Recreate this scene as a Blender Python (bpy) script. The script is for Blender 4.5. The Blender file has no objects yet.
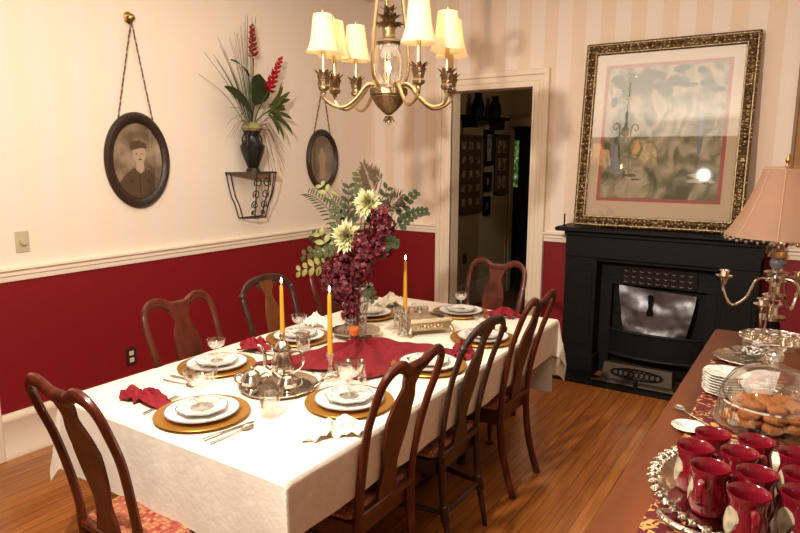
import bpy, math, random
from math import sin, cos, pi, radians as rad
from mathutils import Vector, Matrix, noise
rnd = random.Random(7)
S = bpy.context.scene
COL = S.collection

# ------------------------------------------------------------------ camera, light, exposure
CAM = Vector((3.6604, -5.0609, 1.6606))
yaw, pitch, roll = 0.58135, 0.16715, 0.00356
fwd = Vector((-sin(yaw)*cos(pitch), cos(yaw)*cos(pitch), -sin(pitch)))
rgt = Vector((cos(yaw), sin(yaw), 0)); up = rgt.cross(fwd)
r2 = cos(roll)*rgt + sin(roll)*up; u2 = -sin(roll)*rgt + cos(roll)*up
cd = bpy.data.cameras.new('camera'); cam = bpy.data.objects.new('camera', cd); COL.objects.link(cam)
mw = Matrix((r2, u2, -fwd)).transposed().to_4x4(); mw.translation = CAM; cam.matrix_world = mw
cd.sensor_width = 36; cd.lens = 634.0/800*36; cd.clip_start = .03
S.camera = cam
w = bpy.data.worlds.new('world'); S.world = w; w.use_nodes = True
w.node_tree.nodes['Background'].inputs[0].default_value = (.5, .42, .34, 1)
w.node_tree.nodes['Background'].inputs[1].default_value = .14

def area(name, loc, target, size, power, col, size_y=None):
    l = bpy.data.lights.new(name, 'AREA'); l.energy = power; l.color = col; l.size = size
    if size_y: l.shape = 'RECTANGLE'; l.size_y = size_y
    o = bpy.data.objects.new(name, l); COL.objects.link(o); o.location = loc
    o.rotation_euler = (Vector(target)-Vector(loc)).to_track_quat('-Z', 'Y').to_euler(); return o
def point(name, loc, power, col, r=.02, parent=None):
    l = bpy.data.lights.new(name, 'POINT'); l.energy = power; l.color = col; l.shadow_soft_size = r
    o = bpy.data.objects.new(name, l); COL.objects.link(o); o.location = loc
    if parent: o.parent = parent
    return o
area('flash', (2.52, -4.65, 2.43), (1.9, -1.3, 1.1), .09, 76, (1, .91, .80)).data.shape = 'DISK'
area('ceiling_bounce', (2.3, -3.1, 3.02), (2.3, -3.1, 0), 3.2, 56, (1, .87, .7), 3.6)
S.view_settings.view_transform = 'Standard'; S.view_settings.look = 'None'
S.view_settings.exposure = 0.33; S.view_settings.gamma = 1; S.view_settings.use_curve_mapping = False

# ------------------------------------------------------------------ materials
def mat(name, col, rough=.5, metal=0, spec=.5, coat=0, trans=0, sheen=0, emit=None, es=0, bump=0, bscale=40, ior=1.45):
    m = bpy.data.materials.new(name); m.use_nodes = True; nt = m.node_tree
    b = nt.nodes['Principled BSDF']; I = b.inputs
    I['Base Color'].default_value = (*col, 1); I['Roughness'].default_value = rough; I['Metallic'].default_value = metal
    I['Specular IOR Level'].default_value = spec; I['Coat Weight'].default_value = coat; I['IOR'].default_value = ior
    I['Transmission Weight'].default_value = trans; I['Sheen Weight'].default_value = sheen
    if emit: I['Emission Color'].default_value = (*emit, 1); I['Emission Strength'].default_value = es
    if bump:
        n = nt.nodes.new('ShaderNodeTexNoise'); n.inputs['Scale'].default_value = bscale; n.inputs['Detail'].default_value = 4
        tc = nt.nodes.new('ShaderNodeTexCoord'); nt.links.new(tc.outputs['Object'], n.inputs['Vector'])
        bp = nt.nodes.new('ShaderNodeBump'); bp.inputs['Strength'].default_value = bump; bp.inputs['Distance'].default_value = .01
        nt.links.new(n.outputs[0], bp.inputs['Height']); nt.links.new(bp.outputs[0], I['Normal'])
    return m
def nodes(m): return m.node_tree, m.node_tree.nodes, m.node_tree.links, m.node_tree.nodes['Principled BSDF']
def ramp(N, stops, interp='LINEAR'):
    r = N.new('ShaderNodeValToRGB'); r.color_ramp.interpolation = interp; e = r.color_ramp.elements
    while len(e) < len(stops): e.new(.5)
    for k, (p, c) in enumerate(stops): e[k].position = p; e[k].color = (*c, 1)
    return r
def tex(m, kind, scale=(1, 1, 1), coord='Object', **kw):
    nt, N, L, b = nodes(m)
    tc = N.new('ShaderNodeTexCoord'); mp = N.new('ShaderNodeMapping'); mp.inputs['Scale'].default_value = scale
    L.new(tc.outputs[coord], mp.inputs['Vector']); t = N.new(kind)
    for k, v in kw.items():
        if k in t.inputs: t.inputs[k].default_value = v
        else: setattr(t, k, v)
    L.new(mp.outputs[0], t.inputs['Vector']); return t
def colorize(m, t, stops, out=0, interp='LINEAR'):
    nt, N, L, b = nodes(m); r = ramp(N, stops, interp); L.new(t.outputs[out], r.inputs[0]); L.new(r.outputs[0], b.inputs['Base Color']); return r
def bumped(m, t, s, out=0, dist=.01):
    nt, N, L, b = nodes(m); bp = N.new('ShaderNodeBump'); bp.inputs['Strength'].default_value = s; bp.inputs['Distance'].default_value = dist
    L.new(t.outputs[out], bp.inputs['Height']); L.new(bp.outputs[0], b.inputs['Normal'])

def wood(name, dark, light, scale=(30, 30, 3), rough=.33, coat=.15):
    m = mat(name, light, rough, coat=coat, spec=.4); t = tex(m, 'ShaderNodeTexNoise', scale, Scale=1.0, Detail=5.0)
    colorize(m, t, [(.3, dark), (.7, light)]); return m
MAHOG = wood('mahogany', (.044, .0075, .0035), (.105, .018, .0065))
MAHOG_D = wood('dark_mahogany', (.022, .009, .006), (.05, .02, .012))
SPLAT_L = wood('golden_mahogany', (.085, .024, .006), (.14, .042, .012))
SIDE = wood('sideboard_wood', (.095, .023, .0055), (.165, .043, .010), (14, 1.6, 14), .42, .0)
WHITE = mat('trim_paint', (.78, .66, .52), .45)
RAILW = mat('rail_paint', (.86, .75, .60), .4)
BLACKP = mat('black_mantel_paint', (.006, .0055, .0055), .5, spec=.22, bump=.15, bscale=25)
IRON = mat('cast_iron', (.007, .0065, .0065), .55, spec=.25, bump=.3, bscale=60)
BRASS = mat('antique_brass', (.42, .27, .11), .3, 1, bump=.2, bscale=60)
ABRASS = mat('aged_pineapple_brass', (.27, .195, .11), .36, 1, bump=.5, bscale=70)
ARMB = mat('champagne_brass', (.56, .42, .23), .28, 1)
SILVER = mat('polished_silver', (.62, .56, .48), .16, 1)
SILV_O = mat('ornate_silver', (.52, .46, .37), .28, 1, bump=.8, bscale=90)
CHEST = mat('gilded_silver', (.58, .47, .32), .35, 1, bump=.6, bscale=110)
STEEL = mat('flatware_silver', (.6, .57, .52), .2, 1)
GOLDC = mat('gold_charger', (.52, .27, .055), .38, .75, bump=.08, bscale=60)
CHINA = mat('white_china', (.82, .79, .73), .12, coat=.3)
CREAMC = mat('cream_glaze', (.60, .50, .34), .3)
REDMUG = mat('red_glaze', (.17, .005, .013), .14, coat=.6)
WAXG = mat('gold_wax', (.55, .27, .022), .38)
FLAME = mat('flame', (1, .8, .5), .5, emit=(1, .72, .38), es=9)
BULB = mat('bulb', (1, .8, .5), .5, emit=(1, .72, .4), es=14)
NAPW = mat('white_napkin', (.86, .80, .68), .85, bump=.2, bscale=90)
NAPR = mat('red_napkin', (.20, .002, .010), .8, bump=.2, bscale=90)
REDC = mat('crimson_cloth', (.17, .0018, .008), .7, bump=.25, bscale=60)
LINER = mat('plain_white_cloth', (.78, .74, .68), .8)
GREEN_D = mat('dark_green_leaf', (.018, .030, .006), .6, spec=.3)
GREEN_M = mat('olive_leaf', (.05, .062, .016), .65, spec=.3)
GREEN_L = mat('yellow_green_leaf', (.20, .20, .045), .5)
GRASS = mat('grass_blade', (.045, .08, .022), .6)
BLOOM = mat('pale_green_petal', (.56, .54, .28), .6)
BLOOMC = mat('brown_green_petal', (.30, .29, .10), .6)
BERRY = mat('burgundy_petal', (.075, .003, .010), .6)
PINKP = mat('dusky_pink_petal', (.25, .02, .03), .5)
GINGER = mat('crimson_ginger', (.38, .004, .014), .4)
FEATH = mat('brown_feather', (.075, .045, .022), .9)
DRY = mat('dried_brown', (.13, .075, .035), .8)
STEMB = mat('brown_stem', (.07, .035, .015), .7)
MOSS = mat('pale_moss', (.28, .26, .09), .9, bump=1, bscale=80)
URN = mat('black_urn', (.010, .010, .009), .3)
BLACKM = mat('black_wire', (.02, .014, .012), .5)
BISC = mat('biscuit', (.36, .13, .036), .85, bump=1, bscale=45)
PLASTI = mat('ivory_plastic', (.50, .43, .28), .4)
BROWNP = mat('brown_plate', (.035, .018, .012), .35)
FOIL = mat('crumpled_foil', (.20, .195, .20), .42, 1, bump=.25, bscale=6)
STEELD = mat('bronzed_steel', (.055, .040, .026), .5, .5, spec=.3, bump=.2, bscale=30)
DARKBR = mat('dark_brown_frame', (.030, .016, .010), .35, bump=.5, bscale=60)
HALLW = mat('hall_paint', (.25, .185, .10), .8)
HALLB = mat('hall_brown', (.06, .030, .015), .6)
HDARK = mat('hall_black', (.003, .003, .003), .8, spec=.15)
FRUIT = mat('fruit_orange', (.62, .13, .02), .4)
SHADE_IN = (1, .86, .62)

def stripes(name, a, b, axis, period, off=0.0):
    m = mat(name, a, .75); nt, N, L, bs = nodes(m)
    tc = N.new('ShaderNodeTexCoord'); sx = N.new('ShaderNodeSeparateXYZ'); L.new(tc.outputs['Object'], sx.inputs[0])
    def mth(op, x, y):
        n = N.new('ShaderNodeMath'); n.operation = op
        for k, q in enumerate((x, y)):
            if isinstance(q, (int, float)): n.inputs[k].default_value = q
            else: L.new(q, n.inputs[k])
        return n.outputs[0]
    v = mth('ADD', sx.outputs[axis], 20+off); v = mth('DIVIDE', v, period); v = mth('FRACT', v, 0)
    r = ramp(N, [(0, a), (.47, a), (.5, b), (.97, b)]); L.new(v, r.inputs[0]); L.new(r.outputs[0], bs.inputs['Base Color']); return m
STR_L = stripes('striped_wallpaper_left', (.80, .685, .56), (.80, .69, .59), 1, .22)
STR_B = stripes('striped_wallpaper_back', (.78, .615, .475), (.81, .695, .59), 0, .222, .045)
REDW = mat('crimson_wall_paint', (.20, .0045, .0085), .5, bump=.1, bscale=8)
CEIL = mat('ceiling_paint', (.75, .66, .55), .8)

# oak boards running along Y
FLOOR = mat('oak_boards', (.4, .18, .06), .3, coat=.15)
def _floor():
    nt, N, L, b = nodes(FLOOR)
    tc = N.new('ShaderNodeTexCoord'); mp = N.new('ShaderNodeMapping'); mp.inputs['Rotation'].default_value = (0, 0, pi/2)
    L.new(tc.outputs['Object'], mp.inputs[0])
    br = N.new('ShaderNodeTexBrick'); L.new(mp.outputs[0], br.inputs['Vector'])
    for k, v in dict(Scale=1.0).items(): br.inputs[k].default_value = v
    br.inputs['Brick Width'].default_value = 1.7; br.inputs['Row Height'].default_value = .062
    br.inputs['Mortar Size'].default_value = .0014; br.inputs['Bias'].default_value = -.1
    br.inputs['Color1'].default_value = (.40, .145, .030, 1); br.inputs['Color2'].default_value = (.26, .082, .016, 1)
    br.inputs['Mortar'].default_value = (.045, .015, .005, 1); br.offset = .37
    m2 = N.new('ShaderNodeMapping'); m2.inputs['Scale'].default_value = (60, 3, 3); L.new(tc.outputs['Object'], m2.inputs[0])
    nz = N.new('ShaderNodeTexNoise'); nz.inputs['Scale'].default_value = 1; nz.inputs['Detail'].default_value = 5; L.new(m2.outputs[0], nz.inputs['Vector'])
    r = ramp(N, [(.3, (.68, .62, .58)), (.7, (1.15, 1.15, 1.15))]); L.new(nz.outputs[0], r.inputs[0])
    mx = N.new('ShaderNodeMix'); mx.data_type = 'RGBA'; mx.blend_type = 'MULTIPLY'; mx.inputs[0].default_value = 1
    L.new(br.outputs['Color'], mx.inputs[6]); L.new(r.outputs[0], mx.inputs[7]); L.new(mx.outputs[2], b.inputs['Base Color'])
_floor()
# lace-like damask tablecloth
DAMASK = mat('damask_cloth', (.82, .76, .66), .75, sheen=.1)
t = tex(DAMASK, 'ShaderNodeTexVoronoi', (16, 16, 16), Scale=1.0); colorize(DAMASK, t, [(.1, (.83, .75, .63)), (.5, (.76, .68, .56))])
t2 = tex(DAMASK, 'ShaderNodeTexNoise', (55, 55, 55), Scale=1.0, Detail=3.0); bumped(DAMASK, t2, .14)
# seat tapestry
SEATF = mat('tapestry', (.5, .2, .1), .85)
t = tex(SEATF, 'ShaderNodeTexVoronoi', (62, 62, 62), Scale=1.0, distance='CHEBYCHEV', Randomness=.25)
colorize(SEATF, t, [(.0, (.55, .36, .20)), (.33, (.42, .19, .07)), (.45, (.26, .02, .02)), (.62, (.50, .33, .18))])
# runner
RUN = mat('burgundy_runner', (.1, .005, .01), .7)
t = tex(RUN, 'ShaderNodeTexNoise', (19, 26, 20), Scale=1.0, Detail=1.5, Distortion=1.9)
colorize(RUN, t, [(.0, (.10, .004, .010)), (.555, (.10, .004, .010)), (.575, (.50, .27, .07)), (.64, (.52, .30, .10)), (.66, (.10, .004, .010))])
# plate decoration
CHINAP = mat('patterned_china', (.8, .77, .7), .12, coat=.3)
t = tex(CHINAP, 'ShaderNodeTexNoise', (42, 42, 42), Scale=1.0, Detail=2.0, Distortion=1.0)
colorize(CHINAP, t, [(.0, (.80, .77, .70)), (.56, (.80, .77, .70)), (.61, (.38, .37, .36)), (.68, (.52, .46, .42)), (.72, (.8, .77, .7))])

def glass(name, tint=(1, 1, 1), base=.1, rough=.03, dens=0.0):
    """thin clear glass: transparent sheet with a fresnel reflection"""
    m = bpy.data.materials.new(name); m.use_nodes = True; nt = m.node_tree; N = nt.nodes; L = nt.links; N.clear()
    o = N.new('ShaderNodeOutputMaterial'); tr = N.new('ShaderNodeBsdfTransparent'); gl = N.new('ShaderNodeBsdfGlossy')
    tr.inputs[0].default_value = (*tint, 1); gl.inputs['Roughness'].default_value = rough; gl.inputs[0].default_value = (.95, .95, .95, 1)
    lw = N.new('ShaderNodeLayerWeight'); lw.inputs[0].default_value = .35
    mm = N.new('ShaderNodeMath'); mm.operation = 'MULTIPLY_ADD'; mm.inputs[1].default_value = .6; mm.inputs[2].default_value = base
    L.new(lw.outputs['Facing'], mm.inputs[0]); mm.use_clamp = True
    mx = N.new('ShaderNodeMixShader'); L.new(mm.outputs[0], mx.inputs[0]); L.new(tr.outputs[0], mx.inputs[1]); L.new(gl.outputs[0], mx.inputs[2])
    L.new(mx.outputs[0], o.inputs[0])
    if dens:
        tc = N.new('ShaderNodeTexCoord'); v = N.new('ShaderNodeTexVoronoi'); v.inputs['Scale'].default_value = dens; L.new(tc.outputs['Object'], v.inputs['Vector'])
        bp = N.new('ShaderNodeBump'); bp.inputs['Strength'].default_value = .7; bp.inputs['Distance'].default_value = .01
        L.new(v.outputs[0], bp.inputs['Height']); L.new(bp.outputs[0], gl.inputs['Normal'])
    return m
GLASS = glass('clear_glass', (.94, .94, .92), .12)
CRYST = glass('cut_crystal', (.90, .89, .86), .20, .07, 38)
PANE = glass('picture_glass', (.98, .98, .98), .075, .02)
def shade_mat(name, col, tr=.45):
    m = bpy.data.materials.new(name); m.use_nodes = True; nt = m.node_tree; N = nt.nodes; L = nt.links; N.clear()
    o = N.new('ShaderNodeOutputMaterial'); d = N.new('ShaderNodeBsdfDiffuse'); t = N.new('ShaderNodeBsdfTranslucent')
    d.inputs[0].default_value = (*col, 1); t.inputs[0].default_value = (*col, 1)
    mx = N.new('ShaderNodeMixShader'); mx.inputs[0].default_value = tr
    L.new(d.outputs[0], mx.inputs[1]); L.new(t.outputs[0], mx.inputs[2]); L.new(mx.outputs[0], o.inputs[0]); return m
SHADE = shade_mat('cream_shade', (.86, .76, .58), .5)
SATIN = shade_mat('peach_satin_shade', (.44, .275, .19), .4)
SHEER = shade_mat('tan_curtain', (.46, .27, .13), .3)

# ------------------------------------------------------------------ mesh helpers
class MB:
    def __init__(s): s.v = []; s.f = []; s.m = []
    def add(s, v, f, m=0):
        n = len(s.v); s.v += [tuple(x) for x in v]; s.f += [tuple(i+n for i in q) for q in f]; s.m += [m]*len(f); return s
    def box(s, x0, x1, y0, y1, z0, z1, m=0, b=0):
        if b and min(abs(x1-x0), abs(y1-y0), abs(z1-z0)) > 2.2*b:
            pr = [(x0+b, y0), (x1-b, y0), (x1, y0+b), (x1, y1-b), (x1-b, y1), (x0+b, y1), (x0, y1-b), (x0, y0+b)]
            cx, cy = (x0+x1)/2, (y0+y1)/2
            def ins(p): return (p[0]+(b if p[0] < cx else -b), p[1]+(b if p[1] < cy else -b))
            rings = [[(*ins(p), z0) for p in pr], [(*p, z0+b) for p in pr], [(*p, z1-b) for p in pr], [(*ins(p), z1) for p in pr]]
            return s.loft(rings, m, True, True)
        v = [(x, y, z) for x in (x0, x1) for y in (y0, y1) for z in (z0, z1)]
        return s.add(v, [(0, 1, 3, 2), (4, 6, 7, 5), (0, 4, 5, 1), (2, 3, 7, 6), (0, 2, 6, 4), (1, 5, 7, 3)], m)
    def loft(s, rings, m=0, c0=False, c1=False, close=True):
        k = len(rings[0]); v = [p for r in rings for p in r]; f = []
        for i in range(len(rings)-1):
            for j in range(k if close else k-1):
                a = i*k+j; b = i*k+(j+1) % k; f.append((a, b, b+k, a+k))
        if c0: f.append(tuple(range(k-1, -1, -1)))
        if c1: f.append(tuple((len(rings)-1)*k+j for j in range(k)))
        return s.add(v, f, m)
    def lathe(s, prof, seg=24, c=(0, 0, 0), m=0, sx=1, sy=1, wav=None, ax=None):
        rings = []
        for r, z in prof:
            r = max(r, 1e-4); ring = []
            for j in range(seg):
                a = 2*pi*j/seg; q = r*(1+(wav(a, r, z) if wav else 0))
                p = Vector((q*cos(a)*sx, q*sin(a)*sy, z))
                if ax: p = ax @ p
                ring.append((p.x+c[0], p.y+c[1], p.z+c[2]))
            rings.append(ring)
        return s.loft(rings, m, prof[0][0] < 1e-3, prof[-1][0] < 1e-3)
    def tube(s, pts, r=.01, seg=8, closed=False, bn=None, m=0, cap=True):
        """r: float, or list of float / (in_plane, along_bn)"""
        P = [Vector(p) for p in pts]; n = len(P); rings = []; prev = None
        for i, p in enumerate(P):
            a = P[(i-1) % n] if (closed or i > 0) else P[i]; b = P[(i+1) % n] if (closed or i < n-1) else P[i]
            t = (b-a); t = t.normalized() if t.length > 1e-9 else Vector((0, 0, 1))
            if bn is not None: B = Vector(bn); B = (B-t*B.dot(t)).normalized()
            else:
                if prev is None: B = t.cross(Vector((0, 0, 1)) if abs(t.z) < .9 else Vector((1, 0, 0))).normalized()
                else: B = (prev-t*prev.dot(t)).normalized()
                prev = B
            A = B.cross(t); q = r[i] if isinstance(r, list) else r
            ra, rb = q if isinstance(q, tuple) else (q, q)
            rings.append([tuple(p+A*ra*cos(2*pi*j/seg)+B*rb*sin(2*pi*j/seg)) for j in range(seg)])
        if closed: rings.append(rings[0]); return s.loft(rings, m)
        return s.loft(rings, m, cap, cap)
    def prism(s, outline, th, f3, m=0):
        """outline [(a,b)], f3(a,b,t)->xyz, thickness from -th/2..th/2"""
        return s.loft([[f3(a, b, -th/2) for a, b in outline], [f3(a, b, th/2) for a, b in outline]], m, True, True)
    def grid(s, nu, nv, fn, m=0):
        v = [fn(i/nu, j/nv) for i in range(nu+1) for j in range(nv+1)]
        f = [(i*(nv+1)+j, (i+1)*(nv+1)+j, (i+1)*(nv+1)+j+1, i*(nv+1)+j+1) for i in range(nu) for j in range(nv)]
        return s.add(v, f, m)
    def ball(s, c, r, seg=10, m=0, sz=1.0):
        k = max(4, seg//2)
        return s.lathe([(r*sin(pi*i/k), -r*sz*cos(pi*i/k)) for i in range(k+1)], seg, c, m)
    def leaf(s, base, tip, w, nrm=(0, 0, 1), droop=0.0, fold=.15, m=0, n=6, shape=1.0):
        b = Vector(base); t = Vector(tip); d = t-b; L = d.length; side = d.cross(Vector(nrm)).normalized(); N = side.cross(d).normalized()
        v = []; f = []
        for i in range(n+1):
            u = i/n; c = b+d*u+N*(4*u*(1-u))*droop*L; ww = w*(sin(pi*(u**shape))**.8 if 0 < u < 1 else .02)
            v += [c+side*ww+N*ww*fold, c, c-side*ww+N*ww*fold]
        for i in range(n): a = 3*i; f += [(a, a+1, a+4, a+3), (a+1, a+2, a+5, a+4)]
        return s.add(v, f, m)
def spline(pts, n=6):
    P = [Vector(p) for p in pts]; out = []
    for i in range(len(P)-1):
        a = P[max(i-1, 0)]; b = P[i]; c = P[i+1]; d = P[min(i+2, len(P)-1)]
        for k in range(n):
            t = k/n; out.append(.5*((2*b)+(c-a)*t+(2*a-5*b+4*c-d)*t*t+(3*b-a-3*c+d)*t**3))
    out.append(P[-1]); return out
def build(name, mb, mats, parent=None, smooth=True, angle=38):
    me = bpy.data.meshes.new(name); me.from_pydata(mb.v, [], mb.f)
    for m in (mats if isinstance(mats, (list, tuple)) else [mats]): me.materials.append(m)
    me.polygons.foreach_set('material_index', mb.m)
    import bmesh
    bm = bmesh.new(); bm.from_mesh(me); bmesh.ops.remove_doubles(bm, verts=bm.verts, dist=2e-5)
    bmesh.ops.recalc_face_normals(bm, faces=bm.faces); bm.to_mesh(me); bm.free()
    if smooth:
        me.polygons.foreach_set('use_smooth', [True]*len(me.polygons)); me.set_sharp_from_angle(angle=rad(angle))
    o = bpy.data.objects.new(name, me); COL.objects.link(o)
    if parent: o.parent = parent
    return o
def tag(o, label, cat, group=None, kind=None):
    o['label'] = label; o['category'] = cat
    if group: o['group'] = group
    if kind: o['kind'] = kind
    return o
def thing(name, label, cat, loc=(0, 0, 0), rz=0, group=None):
    o = bpy.data.objects.new(name, None); COL.objects.link(o); o.location = loc; o.rotation_euler = (0, 0, rz)
    o.empty_display_size = .1; return tag(o, label, cat, group)
def solo(name, mb, m, label, cat, loc=(0, 0, 0), rz=0, group=None, **k):
    o = build(name, mb, m, **k); o.location = loc; o.rotation_euler = (0, 0, rz); return tag(o, label, cat, group)
def struct(name, mb, m, **k):
    o = build(name, mb, m, **k); o['kind'] = 'structure'; return o
def copy_tree(o, parent=None):
    c = o.copy(); COL.objects.link(c)
    if parent: c.parent = parent
    for ch in list(o.children): copy_tree(ch, c)
    return c
def dup(o, loc, rz, label, group=None, scale=1):
    c = copy_tree(o); c.location = loc; c.rotation_euler = (0, 0, rz); c['label'] = label; c.scale = (scale,)*3
    if group: c['group'] = group
    return c

# ------------------------------------------------------------------ room shell
ZR = .994                                   # underside of the chair rail = top of the red dado
XR, YN, ZC = 4.9, -6.7, 3.1
DX0, DX1, DZ = .886, 1.636, 2.248
struct('floor', MB().box(-.1, XR+.1, YN-.1, .12, -.05, 0), FLOOR, smooth=False)
struct('ceiling', MB().box(-.1, XR+.1, YN-.1, .12, ZC, ZC+.05), CEIL, smooth=False)
struct('wall_left', MB().box(-.1, 0, YN, .12, 0, ZR+.03).box(-.1, 0, YN, .12, ZR+.03, ZC, 1), [REDW, STR_L], smooth=False)
b = MB()
for x0, x1 in ((0, DX0-.02), (DX1+.02, XR)):
    b.box(x0, x1, 0, .12, 0, ZR+.03).box(x0, x1, 0, .12, ZR+.03, ZC, 1)
b.box(DX0-.02, DX1+.02, 0, .12, DZ+.02, ZC, 1)
struct('wall_back', b, [REDW, STR_B], smooth=False)
struct('wall_right', MB().box(XR, XR+.1, YN, .12, 0, ZR+.03).box(XR, XR+.1, YN, .12, ZR+.03, ZC, 1), [REDW, STR_L], smooth=False)
struct('wall_front', MB().box(0, XR, YN-.1, YN, 0, ZR+.03).box(0, XR, YN-.1, YN, ZR+.03, ZC, 1), [REDW, STR_B], smooth=False)

def run(prof, p0, p1, nrm):
    """extrude a (out, z) profile from p0 to p1; nrm points into the room"""
    p0 = Vector(p0); p1 = Vector(p1); n = Vector(nrm); b = MB()
    return b.loft([[tuple(p+n*o+Vector((0, 0, z))) for o, z in prof] for p in (p0, p1)], 0, True, True)
RAILP = [(0, 0), (.010, 0), (.014, .014), (.014, .026), (.022, .034), (.022, .052), (.036, .064), (.036, .076), (0, .080)]
BASEP = [(0, 0), (.030, 0), (.030, .022), (.020, .040), (.020, .205), (.026, .215), (.026, .235), (.012, .255), (0, .257)]
struct('trim_1', run(RAILP, (0, YN, ZR), (0, 0, ZR), (1, 0, 0)), RAILW)
struct('trim_2', run(RAILP, (0, 0, ZR), (DX0-.14, 0, ZR), (0, -1, 0)), RAILW)
struct('trim_3', run(RAILP, (DX1+.14, 0, ZR), (2.02, 0, ZR), (0, -1, 0)), RAILW)
struct('trim_4', run(RAILP, (3.42, 0, ZR), (XR, 0, ZR), (0, -1, 0)), RAILW)
struct('trim_5', run(RAILP, (0, YN, ZR), (XR, YN, ZR), (0, 1, 0)), RAILW)
struct('trim_6', run(RAILP, (XR, YN, ZR), (XR, 0, ZR), (-1, 0, 0)), RAILW)
struct('baseboard_left', run(BASEP, (0, -3.512, 0), (0, 0, 0), (1, 0, 0)), WHITE)
struct('baseboard_back', run(BASEP, (0, 0, 0), (DX0-.14, 0, 0), (0, -1, 0)), WHITE)
struct('baseboard_back_right', run(BASEP, (3.42, 0, 0), (XR, 0, 0), (0, -1, 0)), WHITE)
struct('baseboard_right', run(BASEP, (XR, YN, 0), (XR, 0, 0), (-1, 0, 0)), WHITE)
struct('trim_7', MB().box(0, .045, -3.64, -3.513, 0, 2.4, b=.006), WHITE)         # casing of the door on the left wall
# door casing with moulded edge
b = MB()
for s, xi in ((-1, DX0), (1, DX1)):
    for w0, w1, t in ((0, .125, .022), (.095, .14, .04), (0, .018, .03), (.045, .06, .028)):
        xa, xb = sorted((xi+s*w0, xi+s*w1)); b.box(xa, xb, -t, 0, 0, DZ+w1, b=.003)
    xa, xb = sorted((xi, xi+s*.02)); b.box(xa, xb, 0, .14, 0, DZ+.02)
for w0, w1, t in ((0, .125, .0215), (.095, .14, .0395), (0, .018, .0295), (.045, .06, .0275)):
    b.box(DX0-w1+.002, DX1+w1-.002, -t, 0, DZ+w0, DZ+w1, b=.003)
b.box(DX0-.02, DX1+.02, 0, .14, DZ, DZ+.02)
struct('door_1', b, WHITE)

# hall seen through the doorway
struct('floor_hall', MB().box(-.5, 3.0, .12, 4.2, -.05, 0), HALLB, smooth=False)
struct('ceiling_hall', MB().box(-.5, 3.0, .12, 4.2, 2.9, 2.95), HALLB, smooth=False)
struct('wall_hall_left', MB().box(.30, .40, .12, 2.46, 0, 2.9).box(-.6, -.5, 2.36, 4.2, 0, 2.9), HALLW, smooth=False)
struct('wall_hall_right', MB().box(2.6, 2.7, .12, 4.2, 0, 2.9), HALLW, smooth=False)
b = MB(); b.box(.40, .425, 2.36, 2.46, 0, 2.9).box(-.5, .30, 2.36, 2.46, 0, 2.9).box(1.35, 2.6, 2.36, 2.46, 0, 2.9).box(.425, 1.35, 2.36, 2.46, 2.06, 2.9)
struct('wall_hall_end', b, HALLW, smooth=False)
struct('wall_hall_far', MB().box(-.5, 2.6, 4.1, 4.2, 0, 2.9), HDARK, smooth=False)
struct('door_2', MB().box(.401, .418, 2.29, 2.355, 0, 2.12, b=.004).box(.405, 1.4, 2.33, 2.358, 2.06, 2.20, b=.005), mat('hall_casing', (.20, .12, .06), .5))
struct('baseboard_hall', MB().box(.40, .42, .14, 2.28, 0, .27, b=.005), mat('hall_baseboard', (.34, .27, .18), .5))
tag(build('hall_door', MB().box(.515, 1.33, 2.385, 2.425, .01, 2.05, b=.004), HDARK), 'black door standing ajar at the end of the dark hall', 'door')
b = MB().box(-.36, -.06, 4.085, 4.098, 1.25, 1.95)
gm = mat('garden_view', (.05, .09, .02), .6, emit=(.10, .17, .05), es=.8)
t = tex(gm, 'ShaderNodeTexNoise', (14, 14, 14), Scale=1.0, Detail=3.0); nt, N, L, bs = nodes(gm)
r = ramp(N, [(.4, (.01, .03, .004)), (.62, (.12, .20, .05)), (.75, (.7, .75, .6))]); L.new(t.outputs[0], r.inputs[0]); L.new(r.outputs[0], bs.inputs['Emission Color'])
struct('window_2', b, gm, smooth=False)
# photo collages on the hall wall
PHOTO = mat('small_photographs', (.2, .17, .13), .4); t = tex(PHOTO, 'ShaderNodeTexNoise', (20, 20, 20), Scale=1.0); colorize(PHOTO, t, [(.35, (.05, .035, .02)), (.65, (.36, .30, .22))])
def collage(name, label, y0, y1, z0, z1, nc, nr, fm, cell=.62):
    th = thing(name, label, 'picture frame', (.40, (y0+y1)/2, z0))
    H = z1-z0; W = y1-y0
    build('frame', MB().box(.002, .02, -W/2, W/2, 0, H).box(.004, .035, -W/2, -W/2+.035, 0, H).box(.004, .035, W/2-.035, W/2, 0, H).box(.004, .035, -W/2, W/2, 0, .035).box(.004, .035, -W/2, W/2, H-.035, H), fm, th, smooth=False)
    cw, chh = (W-.08)/nc, (H-.08)/nr
    for i in range(nc):
        for j in range(nr):
            a = -W/2+.04+cw*(i+(1-cell)/2); z = .04+chh*(j+(1-cell)/2)
            build('photograph', MB().box(.021, .024, a, a+cw*cell, z, z+chh*cell), PHOTO, th, smooth=False)
collage('photo_collage', 'wide dark wooden frame of many small photographs on hall wall', .99, 1.58, 1.08, 1.93, 3, 5, HALLB, .5)
collage('framed_photos', 'narrow dark frame with one pale print on hall wall', 1.62, 1.84, 1.60, 2.0, 1, 1, HDARK, .95)
collage('framed_photos', 'tall brown frame of small pictures nearest the hall door', 1.92, 2.28, 1.25, 1.96, 2, 3, HALLB, .7)
collage('framed_photos', 'small black frame low on the hall wall beside the collage', 1.64, 1.80, 1.30, 1.52, 1, 1, HDARK, .6)
collage('framed_photos', 'lowest small black hanging frame on the hall wall', 1.64, 1.78, 1.02, 1.24, 1, 1, HDARK, .5)
solo('light_switch', MB().box(.401, .41, -.04, .04, -.06, .06, b=.003), mat('hall_switch', (.03, .025, .02), .4), 'small dark switch plate on hall wall above baseboard', 'light switch', (0, 1.21, .57))
th = thing('wall_shelf', 'dark shelf high on the hall wall holding black pitchers', 'shelf', (.40, 1.45, 2.10))
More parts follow.
